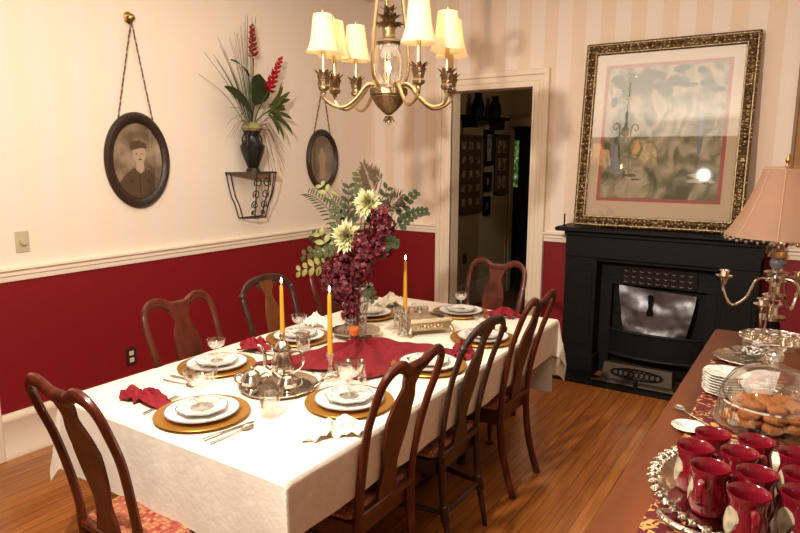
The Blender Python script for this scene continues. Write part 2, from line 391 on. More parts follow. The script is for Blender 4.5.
build('board', MB().box(.001, .22, -.42, .42, 0, .03, b=.004), HDARK, th)
for y in (-.35, .32): build('bracket', MB().box(.001, .18, y, y+.03, -.10, 0), HDARK, th, smooth=False)
for k, (yy, lb) in enumerate(((1.25, 'black pitcher nearer the doorway on the high hall shelf'), (1.68, 'black pitcher farther along the high hall shelf'))):
    th = thing('pitcher', lb, 'pitcher', (.51, yy, 2.131))
    build('body', MB().lathe([(0, 0), (.055, 0), (.075, .06), (.06, .14), (.035, .19), (.045, .235), (.04, .235), (.03, .19)], 16), HDARK, th)
    build('handle', MB().tube(spline([(.0, .04, .21), (0, .09, .19), (0, .10, .12), (0, .07, .06)], 5), .008, 6), HDARK, th)
point('hall_fill', (1.9, 1.2, 2.5), 9, (1, .75, .45), .1)  # added unseen fill light to brighten the hall, no lamp fixture here

# window with curtain at the right of the back wall
th = bpy.data.objects.new('window_1', None); COL.objects.link(th); th.location = (3.475, 0, 1.30); th['kind'] = 'structure'
fr = mat('stained_window_casing', (.24, .12, .05), .5)
build('window_frame', MB().box(0, .022, -.035, 0, -.22, 1.55, b=.004).box(.022, 1.0, -.035, 0, 1.47, 1.55, b=.004).box(.95, 1.0, -.035, 0, -.22, 1.47, b=.004), fr, th)
build('curtain', MB().grid(60, 2, lambda u, v: (.024+u*.92, -.030-.012*sin(u*70), -.20+v*1.66)), SHEER, th)

# wall plates
th = thing('light_switch', 'ivory dimmer switch with round knob above the left chair rail', 'light switch', (0, -3.30, 1.205))
build('plate', MB().box(0, .006, -.037, .037, -.058, .058, b=.002), PLASTI, th)
build('knob', MB().lathe([(0, .006), (.019, .006), (.017, .026), (0, .026)], 16, ax=Matrix.Rotation(pi/2, 3, 'Y')), PLASTI, th)
th = thing('wall_outlet', 'dark brown outlet plate on the red wall behind the table', 'outlet', (0, -2.69, .385))
build('plate', MB().box(0, .006, -.037, .037, -.058, .058, b=.002), BROWNP, th)
for z in (.023, -.023): build('socket', MB().box(.006, .009, -.016, .016, z-.015, z+.015, b=.001), mat('socket_ivory', (.6, .5, .38), .4), th)

# ------------------------------------------------------------------ fireplace
th = thing('mantelpiece', 'black painted wooden mantelpiece against the back wall', 'fireplace', (2.72, 0, 0))
XL, XRM = -.665, .665
build('pilaster', MB().box(XL, -.42, -.27, -.001, 0, 1.0, b=.004).box(XL-.015, -.405, -.29, -.001, 0, .16, b=.005).box(XL+.03, -.45, -.275, -.26, .24, .82, b=.003), BLACKP, th)
build('pilaster', MB().box(.42, XRM, -.27, -.001, 0, 1.0, b=.004).box(.405, XRM+.015, -.29, -.001, 0, .16, b=.005).box(.45, XRM-.03, -.275, -.26, .24, .82, b=.003), BLACKP, th)
build('frieze', MB().box(XL, XRM, -.28, -.001, .93, 1.10, b=.004).box(-.42, .42, -.25, -.001, .905, .93).box(XL-.01, XRM+.01, -.295, -.001, 1.09, 1.125, b=.006), BLACKP, th)
build('shelf', MB().box(XL-.075, XRM+.075, -.335, -.001, 1.125, 1.157, b=.008), BLACKP, th)
build('surround', MB().box(-.42, -.335, -.12, -.001, 0, .905).box(.335, .42, -.12, -.001, 0, .905).box(-.335, .335, -.12, -.001, .72, .905).box(-.335, .335, -.05, -.001, 0, .72), IRON, th, smooth=False)
g = build('register_grille', MB().box(-.27, .27, -.130, -.121, .725, .88, b=.003), IRON, th)
b = MB()
for i in range(9):
    for j in range(3):
        b.tube([(-.225+i*.056+.022*cos(a), -.132, .76+j*.042+.017*sin(a)) for a in [k*pi/4 for k in range(8)]], .0045, 5, closed=True)
build('scroll_lattice', b, mat('worn_bronze', (.07, .04, .025), .4, .6), g)
# foil cover
def foil(u, v):
    p = Vector((u*3.3, v*2.6, 2.2)); z = noise.noise(p)*.022+abs(noise.noise(p*1.9))*.012
    w0 = .34*(1-.22*(1-v)**1.5); return ((u-.5)*2*w0*.8+.0, -.155+z-.02*(1-v), .36+v*.36-.03*u)
build('foil_cover', MB().grid(26, 20, foil), FOIL, th)
build('damper_knob', MB().lathe([(0, 0), (.020, 0), (.024, .02), (.012, .06), (.02, .15), (.0, .16)], 12, (-.03, -.205, .52), ax=Matrix.Rotation(0, 3, 'X')), HDARK, th)
# basket front
def bow(x): return -.15-.07*(1-(x/.33)**2)
g = build('coal_basket', MB().grid(24, 6, lambda u, v: ((u-.5)*.66, bow((u-.5)*.66)+.012*(1-v), .17+v*.20)).tube([(x/20*.33, bow(x/20*.33), .37) for x in range(-20, 21)], .012, 8).tube([(x/20*.33, bow(x/20*.33)-.002, .18) for x in range(-20, 21)], .014, 8), IRON, th)
tag(build('hearth_slab', MB().box(1.96, 3.50, -.50, -.30, .001, .022, b=.004), BLACKP), 'low black hearth slab on the floor before the fireplace', 'hearth')
th = thing('fireplace_fender', 'bronzed ash fender with pierced oval grille on the hearth', 'fender', (2.66, -.30, .023))
build('body', MB().loft([[(-.27, -.115, 0), (.27, -.115, 0), (.27, .1, 0), (-.27, .1, 0)], [(-.265, -.11, .02), (.265, -.11, .02), (.265, .09, .02), (-.265, .09, .02)], [(-.25, -.08, .025), (.25, -.08, .025), (.25, .07, .025), (-.25, .07, .025)], [(-.24, -.045, .135), (.24, -.045, .135), (.24, .0, .135), (-.24, .0, .135)]], 0, True, True), STEELD, th, angle=20)
b = MB(); 
def fp(a, z): return (a, -.080+z*.32-.006, .026+z)
b.tube([fp(.185*cos(k*pi/12), .052+.034*sin(k*pi/12)) for k in range(24)], .006, 6, closed=True)
for i in range(9):
    cx = -.15+i*.0375; b.tube([fp(cx+.019*cos(k*pi/4), .052+.022*sin(k*pi/4)) for k in range(8)], .0045, 5, closed=True)
build('oval_grille', b, HDARK, th)
build('front_bar', MB().tube([(-.30, -.15, .018), (.30, -.15, .018)], .010, 8), STEELD, th)
build('latch_knob', MB().lathe([(0, 0), (.01, 0), (.013, .05), (.018, .065), (0, .08)], 10, (.02, -.18, 0)), IRON, th)
# thin black candle stick standing at the shelf's left end
solo('iron_spike', MB().lathe([(0, 0), (.018, 0), (.006, .008), (.006, .09), (0, .10)], 8), HDARK, 'thin black upright spike at the left end of the mantel shelf', 'ornament', (2.03, -.26, 1.158))

# ------------------------------------------------------------------ framed print leaning on the mantel
th = thing('framed_print', 'large ornate bronze framed print leaning on the black mantel shelf', 'picture', (2.672, -.205, 1.161), .02)
tilt = Matrix.Rotation(-.106, 4, 'X')
W2, H2 = .580, 1.365
FR = mat('carved_bronze_frame', (.20, .125, .05), .36, .85); t = tex(FR, 'ShaderNodeTexVoronoi', (34, 34, 34), Scale=1.0, Randomness=.5)
bumped(FR, t, 1.0, 0, .02); colorize(FR, t, [(.05, (.55, .44, .27)), (.38, (.19, .125, .06))])
def TF(b):
    b.v = [tuple(tilt @ Vector(v)) for v in b.v]; return b
b = MB()
for x0, x1, z0, z1 in ((-W2, W2, 0, .085), (-W2, W2, H2-.085, H2), (-W2, -W2+.085, .085, H2-.085), (W2-.085, W2, .085, H2-.085)):
    b.box(x0, x1, -.03, .0, z0, z1, b=.006)
for k in range(22):
    x = -W2+.043+k*(2*W2-.086)/21
    for z in (.043, H2-.043): b.ball((x, -.028, z), .019, 8, sz=.9)
for k in range(1, 25):
    z = .043+k*(H2-.086)/25
    for x in (-W2+.043, W2-.043): b.ball((x, -.028, z), .019, 8, sz=.9)
fr_o = build('frame', TF(b), FR, th)
b = MB()
for (x0, z0, x1, z1) in ((-W2+.018, .018, W2-.018, H2-.018), (-W2+.078, .078, W2-.078, H2-.078)):
    b.tube([(x0, -.032, z0), (x1, -.032, z0)], .007, 6).tube([(x0, -.032, z1), (x1, -.032, z1)], .007, 6).tube([(x0, -.032, z0), (x0, -.032, z1)], .007, 6).tube([(x1, -.032, z0), (x1, -.032, z1)], .007, 6)
build('beaded_moulding', TF(b), mat('gilt_edge', (.30, .22, .12), .35, 1, bump=.6, bscale=80), fr_o)
MATB = mat('cream_mat_board', (.56, .43, .30), .8); MATR = mat('rose_mat_board', (.38, .10, .075), .8)
build('mat_board', TF(MB().box(-W2+.08, W2-.08, -.008, -.004, .08, H2-.08)), MATB, th, smooth=False)
build('inner_mat', TF(MB().box(-W2+.155, W2-.155, -.0105, -.0085, .20, H2-.165)), MATR, th, smooth=False)
ART = mat('print_artwork', (.3, .3, .2), .7); t = tex(ART, 'ShaderNodeTexNoise', (7, 7, 5), Scale=1.0, Detail=8.0, Distortion=1.2)
colorize(ART, t, [(.34, (.07, .075, .04)), (.46, (.20, .19, .11)), (.54, (.34, .29, .19)), (.66, (.46, .38, .27))])
ART2 = [ART, mat('print_dark_green', (.05, .08, .05), .7), mat('print_pale', (.50, .44, .34), .7), mat('print_blue_grey', (.18, .20, .22), .7), mat('print_ochre', (.36, .22, .08), .7)]
b = MB(); AX0, AX1, AZ0, AZ1 = -W2+.18, W2-.18, .225, H2-.19
b.box(AX0, AX1, -.0125, -.011, AZ0, AZ1)
def blob(cx, cz, rx, rz, m, y=-.0130, sd=0):
    n = 22; pts = []
    for k in range(n):
        a = 2*pi*k/n; q = 1+.28*noise.noise(Vector((cos(a)*1.7+sd, sin(a)*1.7, cx*3)))
        pts.append((min(max(cx+rx*q*cos(a), AX0), AX1), y, min(max(cz+rz*q*sin(a), AZ0), AZ1)))
    b.add(pts, [tuple(range(n))], m)
for k in range(26): blob(rnd.uniform(AX0+.04, AX1-.04), rnd.uniform(.98, 1.15), rnd.uniform(.02, .06), rnd.uniform(.015, .04), 1, -.0130-k*2e-5, k)
for k in range(14): blob(-.30+rnd.uniform(-.05, .05), rnd.uniform(.45, .95), rnd.uniform(.01, .03), rnd.uniform(.03, .08), (1, 3)[k % 2], -.0136-k*2e-5, k+40)
for k in range(10): blob(rnd.uniform(-.3, .35), rnd.uniform(.30, .42), rnd.uniform(.02, .06), rnd.uniform(.006, .015), (2, 1, 0)[k % 3], -.0139-k*2e-5, k+70)
blob(-.17, .60, .03, .05, 4, -.0143, 7); blob(.26, .70, .02, .16, 3, -.0144, 12)
build('print', TF(b), ART2, th, smooth=False)
build('glass_pane', TF(MB().box(-W2+.08, W2-.08, -.020, -.0185, .08, H2-.08)), PANE, th, smooth=False)

# ------------------------------------------------------------------ chairs
def back_path(kind):
    if kind == 'queen':
        half = [(.165, .44), (.165, .52), (.173, .64), (.188, .78), (.194, .88), (.186, .952), (.156, .990), (.115, 1.0), (.078, .988), (.045, .970), (0, .968)]
    else:
        half = [(.160, .44), (.160, .52), (.168, .64), (.180, .78), (.186, .88), (.183, .925), (.165, .962), (.125, .990), (.08, 1.002), (.04, 1.006), (0, 1.007)]
    return half+[(-x, z) for x, z in half[-2::-1]]
def by(z):                                  # how the back leans
    k = [(0, -.212), (.25, -.166), (.44, -.154), (.52, -.156), (.64, -.175), (.78, -.206), (.88, -.240), (1.01, -.285)]
    for (a, p), (c, q) in zip(k, k[1:]):
        if z <= c: return p+(q-p)*(z-a)/(c-a)
    return k[-1][1]
def make_chair(kind, label, golden=False):
    th = thing('dining_chair', label, 'chair')
    q = kind == 'queen'; wm = MAHOG if q else MAHOG_D; sm = MAHOG if q else (SPLAT_L if golden else MAHOG_D)
    P = back_path(kind); pts = spline([(x, by(z), z) for x, z in P], 5); r = []
    for p in pts:
        k = 1-abs(p.x)/.19 if p.z > .93 else 0
        lo = max(0, min(1, (.85-p.z)/.3)); r.append((.0180+.0065*max(0, min(1, k*1.3))+.003*lo, .0135) if q else (.0155+.009*max(0, min(1, k)), .012))
    bf = build('back_frame', MB().tube(pts, r, 10, bn=(0, 1, 0)), wm, th)
    if not q:
        for s in (1, -1):
            build('carved_ear', MB().ball((s*.188, by(.935), .935), .019, 10), wm, bf)
            build('carved_scroll', MB().ball((s*.06, by(.975)+.006, .972), .013, 8), wm, bf)
    if q: prof = [(.062, .465), (.058, .50), (.044, .56), (.044, .60), (.060, .66), (.071, .73), (.073, .78), (.062, .84), (.042, .885), (.040, .905), (.052, .935), (.060, .965)]
    else: prof = [(.060, .465), (.055, .50), (.036, .55), (.034, .60), (.048, .66), (.062, .73), (.060, .79), (.044, .85), (.026, .90), (.026, .93), (.045, .965), (.050, 1.0)]
    pr = spline([(a, z, 0) for a, z in prof], 4); b = MB(); rings = []
    for p in pr:
        y = by(p.y); rings.append([(p.x, y-.006, p.y), (p.x, y+.006, p.y), (-p.x, y+.006, p.y), (-p.x, y-.006, p.y)])
    b.loft(rings, 0, True, True); build('splat', b, sm, th, angle=60)
    build('shoe_rail', MB().box(-.155, .155, -.165, -.135, .440, .468, b=.004), wm, th)
    # seat frame
    def trap(f, z, o=0): return [(-.182-o, -.140-o*.3, z), (.182+o, -.140-o*.3, z), (.235+o, .250+o, z), (-.235-o, .250+o, z)]
    build('seat_rail', MB().loft([trap(0, .372), trap(0, .378, .004), trap(0, .436, .004), trap(0, .44)], 0, True, True), wm, th, angle=20)
    rings = []
    for o, z in ((-.012, .440), (.0, .447), (-.002, .462), (-.02, .473), (-.06, .480)):
        tr = trap(0, z, o); ring = []
        for i in range(4):
            A, B = Vector(tr[i]), Vector(tr[(i+1) % 4])
            for k in range(5): ring.append(tuple(A.lerp(B, .06+.22*k)))
        rings.append(ring)
    build('seat', MB().loft(rings, 0, True, True), SEATF, th, angle=50)
    for s in (1, -1):
        if q:
            build('leg', MB().tube(spline([(s*.165, -.148, .445), (s*.165, -.150, .36), (s*.162, -.163, .24), (s*.160, -.190, .12), (s*.160, -.222, .02), (s*.162, -.228, 0)], 4), [(.021, .018)]*10+[(.019, .018)]*10+[(.016, .018)], 8, bn=(0, 1, 0)), wm, th)
            pts = spline([(s*.215, .235, .43), (s*.232, .257, .35), (s*.222, .247, .22), (s*.205, .230, .10), (s*.212, .243, .03), (s*.216, .249, 0)], 4)
            rr = [.024+(.012*(1-abs(i-4)/4) if i < 8 else 0)-(.012*min(1, max(0, i-6)/9))+(.014 if i > 17 else 0) for i in range(len(pts))]
            build('leg', MB().tube(pts, rr, 10), wm, th)
        else:
            build('leg', MB().tube([(s*.160, by(z), z) for z in (.445, .30, .24, .235, .17, .165, .10, 0)], [.017, .017, .015, .021, .021, .015, .014, .011], 10), wm, th)
            build('leg', MB().tube([(s*.215, .230, z) for z in (.42, .38, .33, .30, .24, .235, .17, .165, .12, .02, 0)], [.022, .022, .016, .021, .017, .022, .022, .015, .018, .011, .013], 10), wm, th)
            build('stretcher', MB().tube([(s*.160, -.175, .205), (s*.175, -.06, .205), (s*.187, .03, .205), (s*.199, .12, .205), (s*.215, .230, .205)], [.009, .012, .016, .012, .009], 8), wm, th)
    if not q:
        build('stretcher', MB().tube([(-.187, .03, .205), (-.06, .03, .205), (0, .03, .205), (.06, .03, .205), (.187, .03, .205)], [.009, .011, .016, .011, .009], 8), wm, th)
        build('stretcher', MB().tube([(-.16, -.176, .205), (0, -.176, .205), (.16, -.176, .205)], [.009, .013, .009], 8), wm, th)
    return th
GQ, GD = 'vase splat dining chairs around the table', 'darker turned leg chairs at the table middle'
qc = make_chair('queen', 'dark red mahogany chair at the near end of the table, closest to the left wall corner of the frame')
qc['label'] = 'mahogany chair at the near end of the table with patterned seat showing'
qc['group'] = GQ; qc.location = (1.855, -3.855, 0); qc.rotation_euler = (0, 0, -.02)
XRC, XLC = 2.302, 1.41
dup(qc, (XRC, -3.31, 0), pi/2, 'nearest mahogany chair on the fireplace side with back toward the camera')
dup(qc, (XRC, -2.15, 0), pi/2, 'farthest mahogany chair on the fireplace side with both rear feet visible')
dup(qc, (XLC, -3.165, 0), -pi/2, 'nearest mahogany chair against the red wall beside the outlet')
dup(qc, (XLC, -2.02, 0), -pi/2, 'chair by the red wall half hidden behind the flower leaves')
dup(qc, (1.95, -1.56, 0), pi, 'reddish mahogany chair at the far end in front of the doorway')
dc = make_chair('dark', 'darkest chair with turned legs, middle of the right side row'); dc['group'] = GD
dc.location = (XRC+.004, -2.76, 0); dc.rotation_euler = (0, 0, pi/2)
lc = make_chair('dark', 'arched back chair with golden splat, middle of the red wall row', True); lc['group'] = GD
lc.location = (XLC, -2.58, 0); lc.rotation_euler = (0, 0, -pi/2)

# ------------------------------------------------------------------ dining table and cloth
TX0, TX1, TY0, TY1, TZ = 1.31, 2.468, -3.835, -1.60, .756
th = thing('dining_table', 'long dining table hidden under a cream patterned cloth', 'table', ((TX0+TX1)/2, (TY0+TY1)/2, 0))
hx, hy = (TX1-TX0)/2, (TY1-TY0)/2
build('table_top', MB().box(-hx+.01, hx-.01, -hy+.01, hy-.01, .725, .748, b=.005), MAHOG_D, th)
for sx in (-1, 1):
    for sy in (-1, 1):
        build('leg', MB().lathe([(0, 0), (.025, 0), (.03, .1), (.028, .45), (.04, .6), (.045, .725), (0, .725)], 12, (sx*(hx-.33), sy*(hy-.52), 0)), MAHOG_D, th)
def cloth(ohx, ohn, ohf, tz, flare, foldamp, seed, nx=110, ny=190, out=0.0, z_off=0):
    xs = TX1-TX0+2*ohx; ys = TY1-TY0+ohn+ohf
    def f(u, v):
        a = TX0-ohx+u*xs; c = TY0-ohn+v*ys
        px = min(max(a, TX0), TX1); py = min(max(c, TY0), TY1); ex, ey = a-px, c-py; d = math.hypot(ex, ey)
        if d < 1e-6: return (a, c, tz+.0012*noise.noise(Vector((a*5, c*5, seed))))
        nx_, ny_ = ex/d, ey/d; corner = min(abs(ex), abs(ey))/max(d, 1e-6)
        along = (a if abs(ex) < abs(ey) else c)
        fold = foldamp*noise.noise(Vector((along*5.5, seed, (1 if ex+ey > 0 else 5))))*min(1, d/.15)
        rr = .012; drop = max(0, d-rr*.57) if d > rr*1.57 else rr*(1-cos(d/rr)); o = rr*sin(min(d/rr, pi/2))
        side_ = abs(ex)/max(d, 1e-6)
        hor = o+(flare*(1-side_)-.16*side_*(1-corner))*max(0, d-.02)+fold+corner*.30*d+out
        # the near end is pushed out by the chair seat, and rests on it
        z = tz-drop*(1-.12*corner)
        return (px+nx_*hor, py+ny_*hor, z)
    return f
o = solo('tablecloth', MB().grid(110, 190, cloth(.225, .29, .35, TZ, .035, .014, 3.3)), DAMASK, 'cream damask tablecloth draped over the long dining table', 'tablecloth')
# plain under cloth showing at the far end
o = solo('under_cloth', MB().grid(40, 24, lambda u, v: (TX0+.05+u*(TX1-TX0-.07)+.0, TY1+.006+.012*sin(u*13)+.012*v, .735-.43*v)), LINER, 'plain white under cloth hanging at the far end below the damask', 'tablecloth')

# ------------------------------------------------------------------ tableware
TT = TZ+.0015
CH_P = [(0, 0), (.10, 0), (.162, .010), (.168, .012), (.166, .015), (.118, .007), (0, .006)]
PL_P = [(0, 0), (.075, 0), (.082, .004), (.128, .016), (.131, .018), (.128, .0195), (.085, .009), (0, .007)]
def oct_wav(a, r, z):
    k = (a % (pi/4))-pi/8; return (cos(pi/8)/cos(k)-1)*.9 if r > .03 else 0
SP_P = [(0, 0), (.055, 0), (.060, .003), (.092, .013), (.095, .0155), (.090, .0165), (.064, .0085), (0, .007)]
CO_P = [(0, 0), (.032, 0), (.033, .002), (.006, .006), (.0035, .012), (.0035, .055), (.008, .062), (.026, .072), (.040, .088), (.046, .106), (.047, .118), (.0455, .118), (.044, .106), (.036, .089), (.022, .077), (0, .068)]
ch0 = pl0 = sp0 = co0 = None
def setting(x, y, rz, who, cs=.82, small=True, coupe=True, charger=True, cdx=0, cdy=0):
    global ch0, pl0, sp0, co0
    z = TT
    if charger:
        if ch0 is None: ch0 = solo('charger_plate', MB().lathe(CH_P, 48), GOLDC, '', 'charger plate', group='gold charger plates'); c = ch0
        else: c = dup(ch0, (0,)*3, 0, '')
        c.location = (x, y, z); c['label'] = 'gold charger plate '+who; z += .0075
    if pl0 is None:
        pl0 = thing('dinner_plate', '', 'plate', group='white dinner plates')
        build('plate', MB().lathe(PL_P, 48), CHINA, pl0); build('rim_line', MB().lathe([(.1265, .0186), (.1312, .0190), (.1312, .0197), (.1262, .0199)], 48), mat('grey_rim', (.30, .30, .32), .3, .5), pl0); c = pl0
    else: c = dup(pl0, (0,)*3, 0, '')
    c.location = (x, y, z); c['label'] = 'white dinner plate '+who; z += .0195 if small else .01
    if small:
        if sp0 is None:
            sp0 = thing('salad_plate', '', 'plate', group='octagonal leaf patterned salad plates')
            build('plate', MB().lathe(SP_P, 48, wav=oct_wav), CHINAP, sp0); build('rim_line', MB().lathe([(.0905, .0160), (.0952, .0158), (.0952, .0166), (.0902, .0169)], 48, wav=oct_wav), mat('silver_rim', (.36, .36, .38), .3, .6), sp0); c = sp0
        else: c = dup(sp0, (0,)*3, 0, '')
        c.location = (x, y, z-.006); c.rotation_euler = (0, 0, rz); c['label'] = 'octagonal leaf patterned salad plate '+who; z += .0035
    if coupe:
        if co0 is None: co0 = solo('coupe_glass', MB().lathe(CO_P, 28), GLASS, '', 'glass', group='clear coupe glasses'); c = co0
        else: c = dup(co0, (0,)*3, 0, '')
        c.location = (x+cdx, y+cdy, z); c['label'] = 'clear stemmed coupe glass '+who; c.scale = (cs*1.05, cs*1.05, cs)
setting(1.895, -3.655, .3, 'at the near end of the table', 1.2)
setting(1.520, -3.265, .1, 'by the nearest chair along the red wall')
setting(2.262, -3.275, .5, 'beside the white napkin on the near right side', 1.1)
setting(1.520, -2.735, .2, 'behind the two nearer gold candles')
setting(1.52, -2.13, .2, 'on the far left behind the flower vase', coupe=False)
setting(1.945, -1.79, .4, 'at the far end by the doorway')
setting(2.30, -2.22, .3, 'by the farthest chair on the fireplace side', cdx=-.01)
setting(2.29, -2.74, .1, 'beside the dark chair on the right side', coupe=False)

def bar(b, p, q, w0, w1, h=.0025, m=0):
    p = Vector(p); q = Vector(q); d = (q-p).normalized(); s = Vector((-d.y, d.x, 0))
    return b.loft([[tuple(p+s*w0), tuple(p-s*w0), tuple(p-s*w0+Vector((0, 0, h))), tuple(p+s*w0+Vector((0, 0, h)))], [tuple(q+s*w1), tuple(q-s*w1), tuple(q-s*w1+Vector((0, 0, h))), tuple(q+s*w1+Vector((0, 0, h)))]], m, True, True)
def knife(x, y, rz, who):
    th = thing('table_knife', 'silver table knife '+who, 'knife', (x, y, TT+.0008), rz, 'silver flatware')
    build('handle', MB().tube(spline([(0, 0, .003), (0, .04, .004), (0, .09, .0035)], 4), [(.0075, .003)]*5+[(.006, .003)]*4, 8, bn=(0, 0, 1)), STEEL, th)
    build('blade', MB().add([(-.006, .09, .001), (.006, .09, .001), (.008, .14, .001), (.007, .19, .001), (.001, .212, .001), (-.004, .19, .001), (-.006, .14, .001), (-.006, .09, .003), (.006, .09, .002), (.008, .14, .002), (.007, .19, .002), (.001, .212, .002), (-.004, .19, .003), (-.006, .14, .003)], [(0, 1, 2, 3, 4, 5, 6), (13, 12, 11, 10, 9, 8, 7)]+[(i, (i+1) % 7, (i+1) % 7+7, i+7) for i in range(7)]), STEEL, th)
def spoon(x, y, z, rz, label, s=1):
    th = thing('spoon', label, 'spoon', (x, y, z), rz, 'silver flatware'); th.scale = (s,)*3
    build('handle', MB().tube(spline([(0, 0, .004), (0, .05, .003), (0, .11, .004), (0, .13, .008)], 5), [(.0055-.003*min(1, i/12), .0016) for i in range(16)], 8, bn=(0, 0, 1)), STEEL, th)
    build('bowl', MB().lathe([(0, 0), (.010, .001), (.018, .006), (.0172, .0065), (.009, .003), (0, .002)], 16, (0, .153, .002), sy=1.45), STEEL, th)
def fork(x, y, rz, who):
    th = thing('table_fork', 'silver table fork '+who, 'fork', (x, y, TT+.0008), rz, 'silver flatware')
    build('handle', MB().tube(spline([(0, 0, .003), (0, .06, .003), (0, .125, .004)], 5), [(.007-.0035*i/10, .0018) for i in range(11)], 8, bn=(0, 0, 1)), STEEL, th)
    b = MB(); b.box(-.011, .011, .125, .14, .003, .005)
    for k in range(4): b.box(-.011+k*.0063, -.008+k*.0063, .14, .185, .003, .005)
    build('tines', b, STEEL, th, smooth=False)
knife(2.065, -3.795, -.12, 'at the right of the near end setting')
spoon(2.105, -3.80, TT+.0008, -.06, 'silver teaspoon beside the knife at the near end')
fork(1.715, -3.77, .22, 'half under the red napkin at the near end')
knife(1.455, -3.455, -1.5, 'beside the nearest red wall setting')
spoon(1.470, -3.505, TT+.0008, -1.45, 'silver teaspoon beside the nearest red wall setting')
fork(1.44, -3.04, -1.45, 'between the two nearer red wall settings')
knife(1.46, -2.92, -1.5, 'before the second red wall setting')

def napkin(name, loc, rz, size, m, label, seed, h=.045, knot=True):
    """crumpled pinwheel of cloth gathered at its middle"""
    def f(u, v):
        a = (u-.5)*2; c = (v-.5)*2; r = math.hypot(a, c); th = math.atan2(c, a)
        p = Vector((a*1.6+seed, c*1.6, seed*.7)); k = .72+.28*cos(2*th+seed)
        fold = abs(sin(th*2.5+seed+1.5*noise.noise(p)))
        z = h*(.25+.75*fold)*(.35+.65*math.exp(-1.2*r*r))+h*.45*noise.noise(p*1.8)
        q = size*k*(1-.12*fold)
        return (a*q+.012*noise.noise(p*2+Vector((9, 0, 0))), c*q*.62+.012*noise.noise(p*2+Vector((0, 9, 0))), max(.003, z*(1-.55*max(0, r-.75))))
    b = MB().grid(34, 34, f)
    o = solo('napkin', b, m, label, 'napkin', loc, rz, angle=80); md = o.modifiers.new('thick', 'SOLIDIFY'); md.thickness = .002; md.offset = 1
    if name:
        o['group'] = name
    return o
GR, GW = 'crumpled red napkins', 'crumpled cream napkins'
napkin(GR, (1.60, -3.685, TT), .45, .135, NAPR, 'red napkin lying left of the near end setting', 1.3, .05)
napkin(GR, (1.465, -2.985, TT), .7, .115, NAPR, 'red napkin on the left table edge beyond the coffee pot', 2.9, .06)
napkin(GR, (2.335, -2.50, TT), 1.4, .12, NAPR, 'red napkin between the dark chair and the far right setting', 4.2, .065)
napkin(GR, (2.20, -1.75, TT), .3, .11, NAPR, 'red napkin at the far end beside the doorway chair', 5.1, .06)
napkin(GW, (2.385, -3.52, TT), .9, .125, NAPW, 'white napkin on the near right table edge', 6.3, .06)
napkin(GW, (1.43, -2.50, TT), .5, .09, NAPW, 'white napkin at the left table edge before the vase', 7.7, .075)
napkin(GW, (1.50, -1.88, TT), .9, .15, NAPW, 'long cream napkin behind the clear tumbler at the far left', 8.4, .085)

# red centre cloth fanned out from below the vase stand
def fan(u, v):
    ang = -1.86+u*2.05; R_ = .60-.10*sin(u*pi*2.0+.4)**2-.05*u; d = .02+v*R_
    notch = 1-.20*math.exp(-((u-.36)/.05)**2); d *= notch if v > .3 else 1
    z = .006+.055*abs(sin(u*15+.6*noise.noise(Vector((u*3, v*2, 1)))))*(v**.5)*(1.15-v)+.016*noise.noise(Vector((u*9, v*7, 2)))
    return (1.80+d*cos(ang), -2.58+d*sin(ang)*1.0, TT+max(.002, z))
o = solo('centre_cloth', MB().grid(80, 26, fan), REDC, 'crimson cloth fanned across the table middle under the candlesticks', 'cloth', angle=80)

# candlesticks and candles
CS_P = [(0, 0), (.042, 0), (.043, .005), (.024, .012), (.010, .022), (.013, .034), (.008, .046), (.0075, .072), (.013, .080), (.009, .088), (.018, .102), (.019, .110), (.0115, .110), (.0115, .098), (0, .098)]
def candle_set(x, y, z, who, hs=1.0, chh=.25, first=[None, None]):
    if first[0] is None:
        first[0] = solo('candlestick', MB().lathe(CS_P, 24, wav=lambda a, r, z_: .06*cos(8*a) if .02 > z_ > 0 else 0), CRYST, '', 'candlestick', group='crystal candlesticks')
        c = thing('taper_candle', '', 'candle', group='gold taper candles')
        build('taper', MB().lathe([(0, 0), (.0105, 0), (.0115, .01), (.0085, .20), (.0075, .238), (.003, .246), (0, .247)], 16), WAXG, c)
        build('wick', MB().tube([(0, 0, .245), (.001, 0, .254)], .0012, 6), HDARK, c)
        build('flame', MB().lathe([(0, 0), (.0042, .005), (.0052, .010), (.0035, .018), (0, .027)], 12, (.001, 0, .249)), FLAME, c)
        first[1] = c; s_, c_ = first
    else: s_ = dup(first[0], (0,)*3, 0, ''); c_ = dup(first[1], (0,)*3, 0, '')
    s_.location = (x, y, z); s_.scale = (1, 1, hs); s_['label'] = 'clear crystal candlestick '+who
    c_.location = (x, y, z+.0985*hs); c_.scale = (1, 1, chh/.247); c_['label'] = 'lit gold taper candle '+who
    point('candle_light', (x, y, z+.0985*hs+chh+.03), .25, (1, .62, .28), .01)
candle_set(1.735, -3.075, TT+.001, 'just behind the silver coffee pot', .9, .275)
candle_set(2.035, -3.11, TT+.014, 'nearest the camera on the crimson cloth', .9, .265)
candle_set(1.925, -2.37, TT+.001, 'beside the silver casket beyond the flowers', 1.35, .26)

